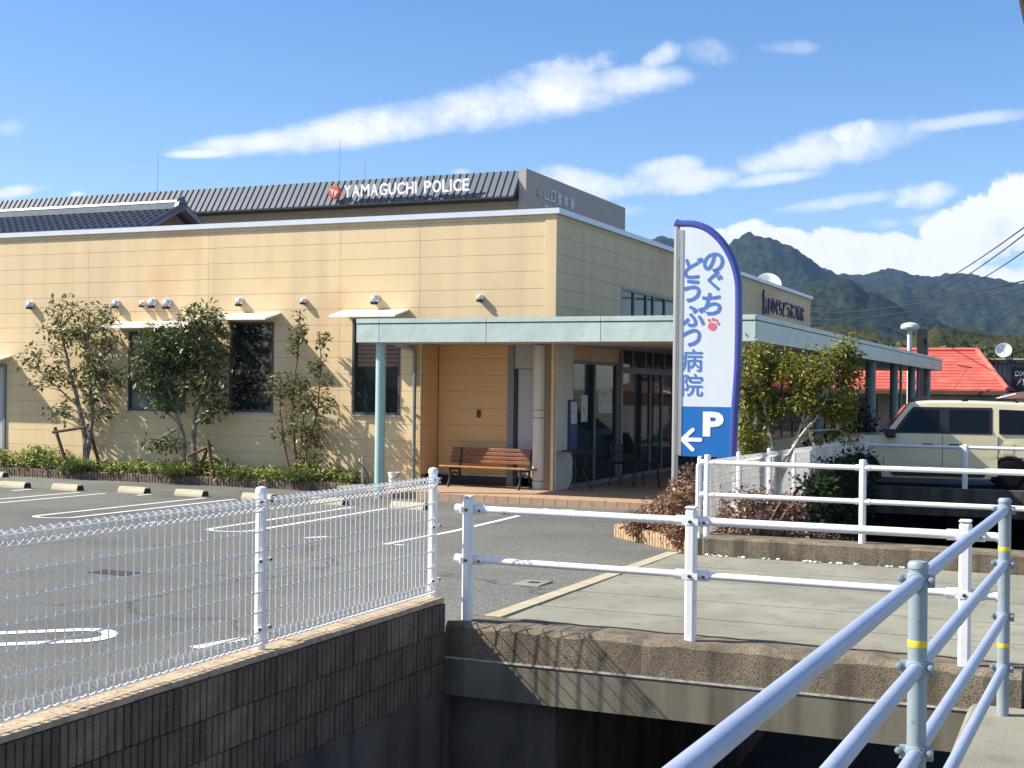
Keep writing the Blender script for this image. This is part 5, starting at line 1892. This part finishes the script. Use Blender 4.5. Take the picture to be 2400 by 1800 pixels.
bm.to_mesh(me)
bm.free()
me.polygons.foreach_set("use_smooth", [True] * len(me.polygons))
me.set_sharp_from_angle(angle=R(34))
me.materials.append(M['van'])
vb = bpy.data.objects.new('body', me)
COL.objects.link(vb)
vb.parent = van
ORG[vb] = (0, 0, 0)


def vside(poly, name, m, out=0.004, parent=None):
    """a flat piece lying on the near side of the van"""
    mb = MB()
    n = len(poly)
    mb.add([(x, taper(0.0, z) - out, z) for x, z in poly] + [(x, taper(0.0, z) + 0.012, z) for x, z in poly],
           [tuple(range(n))] + [(i, (i + 1) % n, n + (i + 1) % n, n + i) for i in range(n)])
    return mb.build(name, m, parent or van)


def rnd(poly, r=0.05, n=4):
    out = []
    P = [Vector(p) for p in poly]
    for i, p in enumerate(P):
        a, b = P[i - 1], P[(i + 1) % len(P)]
        da, db = (a - p).normalized(), (b - p).normalized()
        s, e = p + da * r, p + db * r
        for k in range(n + 1):
            t = k / n
            q = s * (1 - t) ** 2 + p * 2 * t * (1 - t) + e * t * t
            out.append((q.x, q.y))
    return out


fd = vside([(0.405, 0.26), (1.495, 0.26), (1.495, 1.05), (0.405, 1.05)], 'front_door', M['van'], 0.002)
sdr = vside([(1.505, 0.26), (2.515, 0.26), (2.515, 1.05), (1.505, 1.05)], 'sliding_door', M['van'], 0.002)
for pr, x in ((fd, 0.398), (sdr, 1.50), (sdr, 2.52)):
    vside([(x - 0.005, 0.27), (x + 0.005, 0.27), (x + 0.005, 1.04), (x - 0.005, 1.04)], 'door_seam', M['vanblack'], 0.0035, pr)
vside(rnd([(0.58, 1.07), (2.42, 1.07), (2.42, 1.59), (0.95, 1.59), (0.84, 1.46), (0.58, 1.10)], 0.03), 'window_surround', M['vanblack'], 0.006)
for x0, x1, lean in ((0.56, 1.44, True), (1.63, 2.36, False)):
    poly = [(x0 + (0.10 if lean else 0), 1.10), (x1, 1.10), (x1, 1.54), (x0 + (0.41 if lean else 0), 1.54)]
    vside(rnd(poly, 0.03), 'side_window', M['vanglass'], 0.010)
vside(rnd([(2.54, 1.08), (3.20, 1.08), (3.14, 1.54), (2.54, 1.56)], 0.03), 'quarter_window', M['vanglass'], 0.007)
vside([(2.50, 0.62), (3.36, 0.62), (3.36, 0.635), (2.50, 0.635)], 'slide_rail', M['vanblack'], 0.006)
vside(rnd([(0.58, 0.235), (2.26, 0.235), (2.33, 0.33), (0.50, 0.33)], 0.03), 'side_moulding', M['vanblack'], 0.022)
for x in (1.12, 1.62):
    vside(rnd([(x, 0.83), (x + 0.20, 0.83), (x + 0.20, 0.875), (x, 0.875)], 0.015), 'door_handle', M['vanblack'], 0.022)
vside([(2.60, 0.70), (2.80, 0.70), (2.80, 0.90), (2.60, 0.90)], 'fuel_lid', M['van'], 0.0045)
vside([(1.445, 1.075), (1.625, 1.075), (1.625, 1.585), (1.445, 1.585)], 'door_pillar', M['vanblack'], 0.0085)
vside([(0.36, 0.86), (0.385, 0.86), (0.385, 0.875), (0.30, 0.875)], 'side_marker', M['yellow'], 0.006)
# windscreen and bonnet trim
w_ = MB()
w_.add([(0.445, 0.14, 1.085), (0.445, VW - 0.14, 1.085), (0.83, VW - 0.22, 1.605), (0.83, 0.22, 1.605)], [(0, 1, 2, 3)])
w_.v = [(p[0] - 0.014, p[1], p[2] + 0.012) for p in w_.v]
w_.build('windscreen', M['vanglass'], van)
for xw, nm in ((0.0, 'wheel'), (2.75, 'wheel')):
    for yw in (0.0, VW - 0.2):
        t = MB()
        t.lathe([(0.19, 0.0), (0.28, 0.0), (0.305, 0.02), (0.31, 0.05), (0.31, 0.15), (0.30, 0.19), (0.19, 0.19)], (xw, yw, 0.305), 24, 'y')
        to = t.build('wheel', M['tyre'], van)
        r_ = MB()
        r_.lathe([(0.001, 0.035), (0.06, 0.03), (0.19, 0.05), (0.195, 0.09), (0.001, 0.10)], (xw, yw, 0.305), 20, 'y')
        for k in range(5):
            a = 2 * math.pi * k / 5
            r_.tube([(xw + 0.04 * math.cos(a), yw + 0.018, 0.305 + 0.04 * math.sin(a)), (xw + 0.18 * math.cos(a), yw + 0.03, 0.305 + 0.18 * math.sin(a))], 0.018, 5)
        r_.build('rim', M['rim'], to)
    wl = MB()
    wl.prism([(xw - 0.40, 0.2), (xw + 0.40, 0.2)] + [(xw + 0.345 * math.cos(R(a)), 0.30 + 0.345 * math.sin(R(a))) for a in range(0, 181, 20)], 'y', 0.06, VW - 0.06)
    wl.build('wheel_well', M['vanblack'], van)
mi = MB().bbox(0.42, 0.62, -0.26, -0.06, 0.98, 1.15, 0.03)
mio = mi.build('door_mirror', M['vanblack'], van)
MB().tube([(0.58, 0.01, 1.05), (0.55, -0.07, 1.04)], 0.025, 6).build('mirror_arm', M['vanblack'], mio)
ra = MB()
ra.tube([(0.95, 0.20, 1.69), (1.05, 0.19, 1.755), (1.9, 0.18, 1.775), (2.75, 0.19, 1.755), (2.9, 0.20, 1.70)], 0.018, 8)
ra.box(1.86, 1.98, 0.16, 0.22, 1.69, 1.765)
ra.build('roof_rail', M['vanblack'], van)
ra = MB()
ra.tube([(0.95, VW - 0.20, 1.69), (1.05, VW - 0.19, 1.755), (1.9, VW - 0.18, 1.775), (2.75, VW - 0.19, 1.755), (2.9, VW - 0.20, 1.70)], 0.018, 8)
ra.build('roof_rail', M['vanblack'], van)
hl_ = MB()
for y0, y1 in ((0.10, 0.40), (VW - 0.40, VW - 0.10)):
    MB().bbox(-0.68, -0.58, y0, y1, 0.68, 0.84, 0.02).build('headlight', M['sign_print'], van)

# silver car behind, under the far canopy
sc_ = thing('parked_car', 'blue silver car half hidden behind the nose of the beige van', 'car', (-4.95, 33.6, -0.45), rotz=R(8))
prof = [(-0.9, 0.30), (0.0, 0.22), (2.6, 0.22), (3.3, 0.35), (3.3, 0.95), (2.9, 1.36), (2.5, 1.50), (1.0, 1.53), (0.5, 1.44), (-0.15, 0.98), (-0.75, 0.86), (-0.92, 0.6)]
MB().prism(prof, 'y', 0.0, 1.6).build('body', M['carsilver'], sc_)
MB().prism([(0.0, 1.0), (3.0, 1.0), (2.75, 1.36), (0.52, 1.38)], 'y', -0.006, 1.606).build('side_glass', M['vanglass'], sc_)
for x in (-0.1, 2.5):
    MB().lathe([(0.001, 0), (0.29, 0), (0.30, 0.03), (0.30, 1.53), (0.29, 1.56), (0.001, 1.56)], (x, 0.02, 0.30), 18, 'y').build('wheel', M['tyre'], sc_)

# ================================================================== RED ROOFED HOUSE
rh = thing('red_roof_house', 'low house with a wide red tiled hip roof beyond the canopy end', 'house', (-7.0, 54.0, -0.5))
RY0, RY1 = 52.0, 55.6
XL, XR, XRR = -12.5, -2.88, -4.23
ZE, ZRg = 1.74, 3.30
nC = 13
mb = MB()
for k in range(nC):
    t0, t1 = k / nC, (k + 1) / nC
    y0, y1 = RY0 + (RY1 - RY0) * t0, RY0 + (RY1 - RY0) * t1
    z0, z1 = ZE + (ZRg - ZE) * t0, ZE + (ZRg - ZE) * t1
    xr0, xr1 = XR + (XRR - XR) * t0, XR + (XRR - XR) * t1
    c = MB()
    c.add([(XL, y0, z0 + 0.045), (xr0, y0, z0 + 0.045), (xr1, y1, z1 + 0.006), (XL, y1, z1 + 0.006), (XL, y0, z0 - 0.02), (xr0, y0, z0 - 0.02), (xr1, y1, z1 - 0.02), (XL, y1, z1 - 0.02)],
          [(0, 1, 2, 3), (4, 7, 6, 5), (0, 4, 5, 1), (1, 5, 6, 2), (2, 6, 7, 3), (3, 7, 4, 0)])
    c.build('tile_course', M['redtile'], rh)
h = MB()
h.add([(XR, RY0, ZE), (XR + 0.25, RY0 + 7.2, ZE), (XRR, RY1, ZRg)], [(0, 1, 2)])
h.add([(XL, RY1, ZRg), (XRR, RY1, ZRg), (XR + 0.25, RY0 + 7.2, ZE), (XL, RY0 + 7.2, ZE)], [(0, 1, 2, 3)])
h.build('roof_back', M['redtile_dark'], rh)
MB().tube([(XRR, RY1, ZRg + 0.05), (XR, RY0, ZE + 0.06)], 0.09, 8).build('hip_ridge', M['redtile'], rh)
MB().tube([(XL, RY1, ZRg + 0.05), (XRR, RY1, ZRg + 0.05)], 0.09, 8).build('ridge', M['redtile'], rh)
MB().box(XL + 0.3, XR - 0.6, RY0 + 0.6, RY0 + 6.5, -0.6, ZE - 0.03).build('wall', M['plaster'], rh)
MB().box(XL, XR - 0.03, RY0 - 0.05, RY0 - 0.005, ZE - 0.16, ZE - 0.025).build('gutter', M['brownwood'], rh)
for x in (-8.5, -6.2, -4.6):
    f = MB().box(x, x + 0.9, RY0 + 0.56, RY0 + 0.59, 0.5, 1.4).build('window', M['darkframe'], rh)
    MB().box(x + 0.06, x + 0.84, RY0 + 0.545, RY0 + 0.555, 0.56, 1.34).build('pane', M['glass'], f)
an = thing('roof_antenna', 'thin dark aerial lying over the red roof', 'antenna', (-4.6, 51.8, 1.75))
MB().tube([(-4.75, 51.7, 1.75), (-4.25, 51.7, 2.62)], 0.015, 5).build('mast', M['iron'], an)
MB().tube([(-4.62, 51.7, 2.66), (-4.10, 51.7, 2.58)], 0.02, 5).build('boom', M['iron'], an)
# mushroom vent pipe in front of it
vp = thing('vent_pipe', 'pale mushroom capped vent pipe rising behind the canopy edge', 'vent pipe', (-7.0, 49.5, -0.5))
MB().tube([(-6.05, 49.5, -0.5), (-6.05, 49.5, 3.98)], 0.085, 12).build('pipe', M['ventpipe'], vp)
MB().lathe([(0.09, -0.10), (0.30, -0.12), (0.33, -0.06), (0.30, 0.04), (0.18, 0.10), (0.001, 0.13)], (-6.05, 49.5, 4.02), 18).build('cap', M['ventpipe'], vp)
ck = thing('chimney', 'dark square chimney just right of the mushroom vent', 'chimney', (-5.7, 50.2, -0.5))
MB().box(-5.86, -5.50, 50.0, 50.36, -0.5, 3.92).build('stack', M['pol_dark'], ck)

# shop with black sign
sh = thing('corrugated_shop', 'grey corrugated shop front with flat eave right of the red roof', 'shop', (-2.0, 57.0, -0.5))
mb = MB()
n = 60
for i in range(n + 1):
    x = -3.75 + i * 0.08
    y = 56.0 + (0.025 if i % 2 else 0.0)
    mb.v += [(x, y, -0.5), (x, y, 2.95)]
for i in range(n):
    mb.f.append((2 * i, 2 * i + 2, 2 * i + 3, 2 * i + 1))
    mb.s.append(False)
mb.build('corrugated_wall', M['corr'], sh)
MB().box(-3.8, 1.1, 56.04, 62.0, -0.5, 2.95).build('shop_body', M['plaster'], sh)
MB().box(-3.9, 1.2, 55.6, 62.2, 2.955, 3.02).build('flat_roof', M['kerb_tan'], sh)
MB().box(-3.85, 1.2, 55.62, 55.98, 2.84, 2.95).build('eave', M['pol_dark'], sh)
sn = thing('shop_sign', 'black shop sign with white and pink lettering at the right edge', 'sign', (-2.5, 55.9, 1.7))
MB().box(-2.95, -0.9, 55.84, 55.96, 1.68, 2.68).build('board', M['black'], sn)
letter('DX-', 'letter', M['letter_white'], sn, (-2.60, 55.835, 2.43), (1, 0, 0), (0, 0, 1), height=0.19, depth=0.01, bold=0.02)
letter('パレ', 'letter', M['pink'], sn, (-2.42, 55.835, 2.12), (1, 0, 0), (0, 0, 1), height=0.30, depth=0.01, bold=0.02, skew=0.3)
letter('営業中', 'letter', M['letter_white'], sn, (-2.28, 55.835, 1.84), (1, 0, 0), (0, 0, 1), height=0.13, depth=0.01, bold=0.01)
d2 = thing('satellite_dish', 'white satellite dish on the flat roof of the corrugated shop', 'satellite dish', (-3.3, 55.7, 3.02))
q = MB()
q.lathe(prof := [(0.001, 0.0), (0.12, 0.012), (0.24, 0.045), (0.33, 0.09), (0.335, 0.09), (0.24, 0.035), (0.001, -0.015)], (0, 0, 0), 20)
q.v = [tuple(Vector((-3.26, 55.65, 3.30)) + a_ * p[0] + Vector((0.0, 0.5, 0.85)).normalized() * p[1] + Vector((0.15, -0.85, 0.45)).normalized() * p[2]) for p in q.v]
q.build('dish', M['dish'], d2)
MB().tube([(-3.26, 55.75, 3.0), (-3.26, 55.70, 3.3)], 0.025, 6).build('mast', M['silver'], d2)
MB().tube([(-3.26, 55.65, 3.3), (-3.55, 55.3, 3.52)], 0.012, 5).build('feed_arm', M['silver'], d2)
aw = thing('timber_awning', 'brown timber awning roof with a pale edge board below the black sign', 'awning', (-2.6, 50.0, 1.2))
MB().add([(-3.05, 49.0, 1.42), (-0.5, 49.0, 1.60), (-0.5, 51.5, 1.95), (-3.05, 51.5, 1.62), (-3.05, 49.0, 1.0), (-0.5, 49.0, 1.0), (-0.5, 51.5, 1.0), (-3.05, 51.5, 1.0)],
         [(0, 1, 2, 3), (0, 4, 5, 1), (1, 5, 6, 2), (2, 6, 7, 3), (3, 7, 4, 0)]).build('roof', M['brownwood'], aw)
MB().tube([(-3.1, 48.97, 1.45), (-2.45, 48.97, 1.62)], 0.035, 6).build('edge_board', M['hood'], aw)
MB().box(-2.9, -2.8, 49.2, 49.3, -0.5, 1.1).build('post', M['brownwood'], aw)

# ================================================================== BLACK TILED HOUSE behind the clinic
kh = thing('tiled_house', 'traditional house with black pantile gable roof and silver ridge behind the parapet', 'house', (-30.0, 37.0, -0.5))
KY0, KYR = 33.2, 36.2
KZ0, KZR = 6.0, 7.45
mb = MB()
ncol, nrow = 46, 11
X0, X1 = -41.5, -27.75
seg = 6
grid = []
for r_ in range(nrow):
    for e in (0, 1):
        row = []
        t = (r_ + e) / nrow
        y = KY0 + (KYR - KY0) * t
        zb = KZ0 + (KZR - KZ0) * t + (0.05 if e == 0 else 0.0)
        for i in range(ncol * seg + 1):
            x = X0 + (X1 - X0) * i / (ncol * seg)
            ph = (i % seg) / seg
            row.append((x, y, zb + 0.045 * math.cos(2 * math.pi * ph)))
        grid.append(row)
w = ncol * seg + 1
for row in grid:
    mb.v += row
for j in range(len(grid) - 1):
    for i in range(w - 1):
        a = j * w + i
        mb.f.append((a, a + 1, a + 1 + w, a + w))
        mb.s.append(False)
tag(mb.build('roof_tiles', M['kawara'], kh, recalc=False), kind='stuff')
mb = MB().add([(X0, KYR, KZR), (X1, KYR, KZR), (X1, KYR + 3, KZ0), (X0, KYR + 3, KZ0)], [(0, 1, 2, 3)])
mb.build('roof_back', M['kawara'], kh)
rg = MB()
rg.box(X0, X1 - 0.15, KYR - 0.16, KYR + 0.16, KZR - 0.02, KZR + 0.16)
rgo = rg.build('ridge_base', M['ridge'], kh)
for i in range(34):
    x = -41.0 + i * 0.385
    if x > X1 - 0.4:
        break
    MB().tube([(x, KYR, KZR + 0.21), (x + 0.365, KYR, KZR + 0.21)], 0.095, 8).build('ridge_tile', M['ridge'], kh)
on = MB()
on.lathe([(0.001, -0.10), (0.17, -0.08), (0.22, 0.0), (0.17, 0.08), (0.001, 0.10)], (X1 - 0.05, KYR, KZR + 0.17), 14, 'x')
on.prism([(KYR - 0.32, KZR - 0.10), (KYR + 0.32, KZR - 0.10), (KYR + 0.20, KZR + 0.20), (KYR, KZR + 0.42), (KYR - 0.20, KZR + 0.20)], 'x', X1 - 0.12, X1 + 0.02)
on.build('ridge_ornament', M['kawara'], kh)
ga = MB()
ga.tube([(X1 + 0.02, KY0 - 0.02, KZ0 + 0.06), (X1 + 0.02, KYR, KZR + 0.06)], 0.13, 8)
ga.tube([(X1 + 0.02, KYR, KZR + 0.06), (X1 + 0.02, KYR + 3, KZ0 + 0.06)], 0.13, 8)
ga.build('verge_tiles', M['kawara'], kh)
MB().prism([(KY0 + 0.2, KZ0 - 0.05), (KYR, KZR - 0.12), (KYR + 2.8, KZ0 - 0.05)], 'x', X1 - 0.42, X1 - 0.36).build('gable', M['brownwood'], kh)
MB().prism([(KY0, KZ0 - 0.14), (KYR, KZR - 0.10), (KYR + 3, KZ0 - 0.14), (KYR + 3, KZ0 + 0.02), (KYR, KZR + 0.06), (KY0, KZ0 + 0.02)], 'x', X1 - 0.10, X1 - 0.04).build('bargeboard', M['brownwood'], kh)
MB().box(X0 + 0.5, X1 - 0.45, KY0 + 0.6, KYR + 2.4, -0.5, KZ0 - 0.02).build('wall', M['plaster'], kh)
# small skylight box on clinic roof seen between
sk = thing('rooftop_unit', 'white rooftop unit peeping over the clinic parapet', 'rooftop unit', (-22.5, 31.0, 4.45))
MB().box(-20.55, -18.9, 30.0, 30.9, 4.45, 5.34).build('casing', M['plaster'], sk)
MB().box(-20.60, -18.85, 29.95, 30.0, 5.20, 5.36).build('frame', M['hood'], sk)

# ================================================================== POLICE STATION
pb = thing('police_station', 'long police headquarters with sloped grey metal fascia band behind the clinic', 'building', (-40.0, 60.0, -0.5))
PX0, PX1 = -75.0, -25.9
PITCH = 0.37
nP = int((PX1 + 60.5) / PITCH)
za, zb_, ya, yb = 10.95, 12.32, 59.35, 60.30
pm = MB()
pm.add([(0.0, ya, za), (PITCH - 0.02, ya, za), (PITCH - 0.02, yb, zb_), (0.0, yb, zb_), (0.0, ya + 0.3, za), (PITCH - 0.02, ya + 0.3, za), (PITCH - 0.02, yb + 0.3, zb_), (0.0, yb + 0.3, zb_)],
       [(0, 1, 2, 3), (4, 7, 6, 5), (0, 4, 5, 1), (1, 5, 6, 2), (2, 6, 7, 3), (3, 7, 4, 0)])
nrm = Vector((0, -(zb_ - za), (yb - ya))).normalized() * 0.055
for s in (0.0,):
    a, b = Vector((s, ya, za)), Vector((s, yb, zb_))
    pm.add([a, a + nrm, b + nrm, b, a + Vector((0.035, 0, 0)), a + nrm + Vector((0.035, 0, 0)), b + nrm + Vector((0.035, 0, 0)), b + Vector((0.035, 0, 0))],
           [(0, 1, 2, 3), (4, 7, 6, 5), (1, 5, 6, 2), (0, 4, 5, 1), (3, 2, 6, 7)])
pan0 = pm.build('cladding_panel', M['pol_clad'], pb)
base_loc = Vector((0, 0, 0))
for i in range(nP):
    o = pan0 if i == 0 else pan0.copy()
    if i:
        COL.objects.link(o)
        o.parent = pb
    o.location = (PX1 - PITCH * (i + 1), 0, 0)
MB().box(PX0, PX1 - 0.02, ya - 0.05, yb + 0.25, 10.86, 10.93).build('drip_edge', M['pol_dark'], pb)
MB().box(PX0, PX1 - 0.01, 60.35, 75.0, -0.5, 10.85).build('front_wall', M['pol_wall'], pb)
MB().box(PX0, PX1 - 0.01, 60.65, 75.0, 10.94, 12.20).build('parapet_core', M['pol_side'], pb)
MB().box(-25.89, -25.50, 60.0, 75.05, -0.5, 12.36).build('end_wall', M['pol_side'], pb)
for i, (xw, zw) in enumerate([(x, 7.5) for x in (-60, -55, -50, -45, -40, -35, -30)]):
    f = MB().box(xw, xw + 2.4, 60.30, 60.345, zw, zw + 1.6).build('window', M['darkframe'], pb)
    MB().box(xw + 0.08, xw + 2.32, 60.28, 60.295, zw + 0.08, zw + 1.52).build('pane', M['glass_blue'], f)
# lettering, one thick letter at a time, following the face
word = "YAMAGUCHI POLICE"
wid = {'Y': .62, 'A': .66, 'M': .74, 'G': .70, 'U': .64, 'C': .66, 'H': .64, 'I': .26, ' ': .42, 'P': .60, 'O': .72, 'L': .52, 'E': .56}
tot = sum(wid[c] for c in word)
span = 7.15
x = -35.30
LYY = 59.20
for c in word:
    w = wid[c] / tot * span
    if c != ' ':
        letter(c, 'letter', M['letter_white'], pb, (x + w / 2, LYY + 0.06, 11.58), (1, 0, 0), (0, 0, 1), height=0.62, width=w * (0.86 if c != 'I' else 0.5), depth=0.10, bold=0.022)
    x += w
em = MB().lathe([(0.001, -0.10), (0.30, -0.09), (0.34, -0.05), (0.34, 0.1), (0.001, 0.1)], (-35.86, LYY + 0.06, 11.58), 24, 'y')
emo = em.build('emblem', M['emblem'], pb)
letter('Yp', 'emblem_mark', M['letter_white'], emo, (-35.86, LYY - 0.045, 11.55), (1, 0, 0), (0, 0, 1), height=0.36, depth=0.01, bold=0.03)
# side lettering
for ch, y in zip('山口警察署', (62.55, 63.45, 64.35, 65.25, 66.15)):
    letter(ch, 'letter', M['letter_grey'], pb, (-25.495, y, 11.42), (0, 1, 0), (0, 0, 1), height=0.62, width=0.62, depth=0.06, bold=0.012)
xx = 62.35
for ch in 'POLICE':
    letter(ch, 'letter', M['letter_grey'], pb, (-25.495, xx + 0.2, 10.62), (0, 1, 0), (0, 0, 1), height=0.55, width=0.40 if ch != 'I' else 0.14, depth=0.06, bold=0.02)
    xx += 0.72
MB().lathe([(0.001, 0.06), (0.20, 0.05), (0.24, 0.0), (0.24, -0.02)], (-25.49, 61.5, 11.40), 5, 'x').build('star_emblem', M['gold'], pb)
# lightning rods
for x, y, zt, lab in ((-36.65, 60.6, 14.55, 'tall lightning rod just left of the orange emblem'), (-35.1, 60.6, 13.55, 'short lightning rod above the first white letters'),
                      (-48.5, 60.6, 14.6, 'tall lightning rod far left on the police roof')):
    t = thing('lightning_rod', lab, 'lightning rod', (x, y + 0.4, 12.3), 'lightning rods on the police roof')
    MB().tube([(x, y + 0.4, 12.2), (x, y + 0.4, 12.9)], 0.03, 6).build('base_tube', M['silver'], t)
    MB().tube([(x, y + 0.4, 12.9), (x, y + 0.4, zt)], 0.018, 6).build('rod', M['silver'], t)

# ================================================================== POWER LINES
def cable(a, b, sag, label, r=0.022):
    a, b = Vector(a), Vector(b)
    if b.x < 1.0:
        # the span runs on to the pole beside the road
        q = 1 / 1.35
        e = a + (b - a) * 1.35
        sag *= 1.4
        e.z = a.z + (b.z + sag * 4 * q * (1 - q) - a.z) / q
        b = e
    pts = []
    for k in range(17):
        t = k / 16
        p = a.lerp(b, t)
        p.z -= sag * 4 * t * (1 - t)
        pts.append(p)
    o = MB().tube(pts, r, 5, caps=False).build('power_line', M['cable'])
    return tag(o, label, 'power line', 'power lines over the hills')


cable((-14.6, 110, 9.1), (-0.9, 38, 6.7), 0.7, 'topmost power line climbing to the right edge of the sky')
cable((-13.8, 110, 8.9), (-0.85, 38, 6.6), 0.8, 'second power line close below the topmost one')
cable((-11.5, 110, 9.4), (-0.6, 38, 6.3), 0.7, 'lowest of the three power lines crossing the heaped cloud')
cable((-17.1, 88.4, 6.9), (2.0, 25.0, 4.4), 0.5, 'power line crossing the dark slope above the canopy roof')
cable((-17.1, 88.4, 6.4), (3.5, 27.0, 4.9), 0.6, 'power line over the red roof from the clinic corner to the right')
rp = thing('utility_pole', 'roadside utility pole carrying the three upper power lines', 'utility pole', (4.3, 12.6, -0.16))
MB().tube([(4.3, 12.6, -0.2), (4.3, 12.6, 8.2)], [0.18, 0.12], 10).build('shaft', M['utility'], rp)
MB().box(3.4, 5.2, 12.55, 12.65, 6.3, 6.4).build('crossarm', M['pol_dark'], rp)
up_ = thing('utility_pole', 'utility pole with crossarms just beyond the clinic rear corner', 'utility pole', (-17.35, 88.4, -0.5))
MB().tube([(-17.35, 88.4, -0.5), (-17.35, 88.4, 7.6)], [0.19, 0.12], 10).build('shaft', M['utility'], up_)
for z in (7.2, 6.6, 5.9):
    MB().box(-18.0, -16.5, 88.3, 88.4, z, z + 0.09).build('crossarm', M['pol_dark'], up_)

# bare roadside tree whose branch dips into the top right corner
bt = thing('roadside_tree', 'bare dark branch dipping into the top right corner of the sky', 'tree', (2.6, 9.5, -0.16))
MB().tube([(2.6, 9.5, -0.2), (2.5, 9.4, 2.0), (2.2, 9.2, 4.2), (1.8, 9.0, 5.6)], [0.20, 0.17, 0.13, 0.09], 10).build('trunk', M['bark_dark'], bt)
b_ = MB()
b_.tube([(2.2, 9.2, 4.2), (1.2, 8.7, 4.9), (0.3, 8.3, 4.75), (-0.22, 8.05, 4.25), (-0.40, 8.0, 3.88), (-0.42, 8.0, 3.98), ], [0.07, 0.055, 0.04, 0.03, 0.02, 0.012], 7)
b_.tube([(-0.43, 8.0, 4.12), (-0.40, 8.0, 3.92), (-0.365, 8.0, 3.72), (-0.34, 8.0, 3.60)], [0.026, 0.024, 0.020, 0.014], 7)
b_.tube([(-0.22, 8.05, 4.25), (-0.43, 8.0, 4.12)], [0.03, 0.026], 7)
b_.build('branch', M['bark_dark'], bt)

# wood on the hill foot: hedge-like trees that read as one mass between red roof and hill
g = random.Random(5)
wd = MB()
for i in range(150):
    az = -19.5 + g.random() * 21
    d = 75 + g.random() * 40
    x, y = math.sin(R(az)) * d, math.cos(R(az)) * d
    if x < -16.0 or (x > -13 and d < 72):
        continue
    h = (2.2 + g.random() * 1.9) * d / 80
    for k in range(5):
        leaf_quads(wd, (x + g.uniform(-1.2, 1.2), y + g.uniform(-.8, .8), h * g.uniform(0.35, 0.9)), 1.2, 46, 0.55, g, 0.0, 0.75)
tag(wd.build('wood', M['farleaf'], recalc=False), 'mixed green and yellowing wood at the foot of the hills', 'trees', kind='stuff')

# greenery and a tiled house across the street to the left, mirrored in the clinic windows
g = random.Random(8)
wd = MB()
for i in range(70):
    x = -44 + g.random() * 22
    y = -8 - g.random() * 8 + (0 if x > -34 else 6)
    for k in range(4):
        leaf_quads(wd, (x + g.uniform(-1, 1), y + g.uniform(-1, 1), g.uniform(0.3, 6.0)), 1.3, 40, 0.40, g, 0.0, 0.9)
tag(wd.build('roadside_wood', M['farleaf'], recalc=False), 'dark green trees across the lot mirrored in the clinic windows', 'trees', kind='stuff')

nh = thing('neighbour_house', 'brown tiled house across the lot mirrored in the right clinic window', 'house', (-26.0, -3.0, 0.0))
MB().box(-29.5, -22.5, -6.0, -1.0, 0.0, 2.4).build('wall', M['plaster'], nh)
for k in range(10):
    t0, t1 = k / 10, (k + 1) / 10
    c = MB()
    y0, y1 = -0.4 - 3.1 * t0, -0.4 - 3.1 * t1
    z0, z1 = 2.35 + 1.7 * t0, 2.35 + 1.7 * t1
    c.add([(-30.0, y0, z0 + 0.05), (-22.0, y0, z0 + 0.05), (-22.0, y1, z1), (-30.0, y1, z1), (-30.0, y0, z0 - 0.02), (-22.0, y0, z0 - 0.02), (-22.0, y1, z1 - 0.03), (-30.0, y1, z1 - 0.03)],
          [(0, 1, 2, 3), (4, 7, 6, 5), (0, 4, 5, 1), (1, 5, 6, 2), (2, 6, 7, 3), (3, 7, 4, 0)])
    c.build('tile_course', M['terrace'], nh)
MB().add([(-30.0, -3.5, 4.03), (-22.0, -3.5, 4.03), (-22.0, -6.6, 2.35), (-30.0, -6.6, 2.35)], [(0, 1, 2, 3)]).build('roof_back', M['terrace'], nh)
for x in (-28.6, -25.2):
    f = MB().box(x, x + 1.7, -0.995, -0.95, 0.5, 2.0).build('window', M['darkframe'], nh)
    MB().box(x + 0.08, x + 1.62, -0.945, -0.94, 0.58, 1.92).build('pane', M['glass'], f)

# ================================================================== AIR
hz = bpy.data.materials.new("haze_air")
hz.use_nodes = True
hz.node_tree.nodes.clear()
ho = hz.node_tree.nodes.new("ShaderNodeOutputMaterial")
hv = hz.node_tree.nodes.new("ShaderNodeVolumePrincipled")
hv.inputs["Color"].default_value = (0.34, 0.57, 1.0, 1)
hv.inputs["Density"].default_value = 0.00009
hv.inputs["Anisotropy"].default_value = 0.0
hz.node_tree.links.new(hv.outputs[0], ho.inputs["Volume"])
tag(MB().box(-2700, 2700, -600, 3700, -4.0, 420).build('haze', hz), 'thin pale haze over the valley', None, kind='stuff')
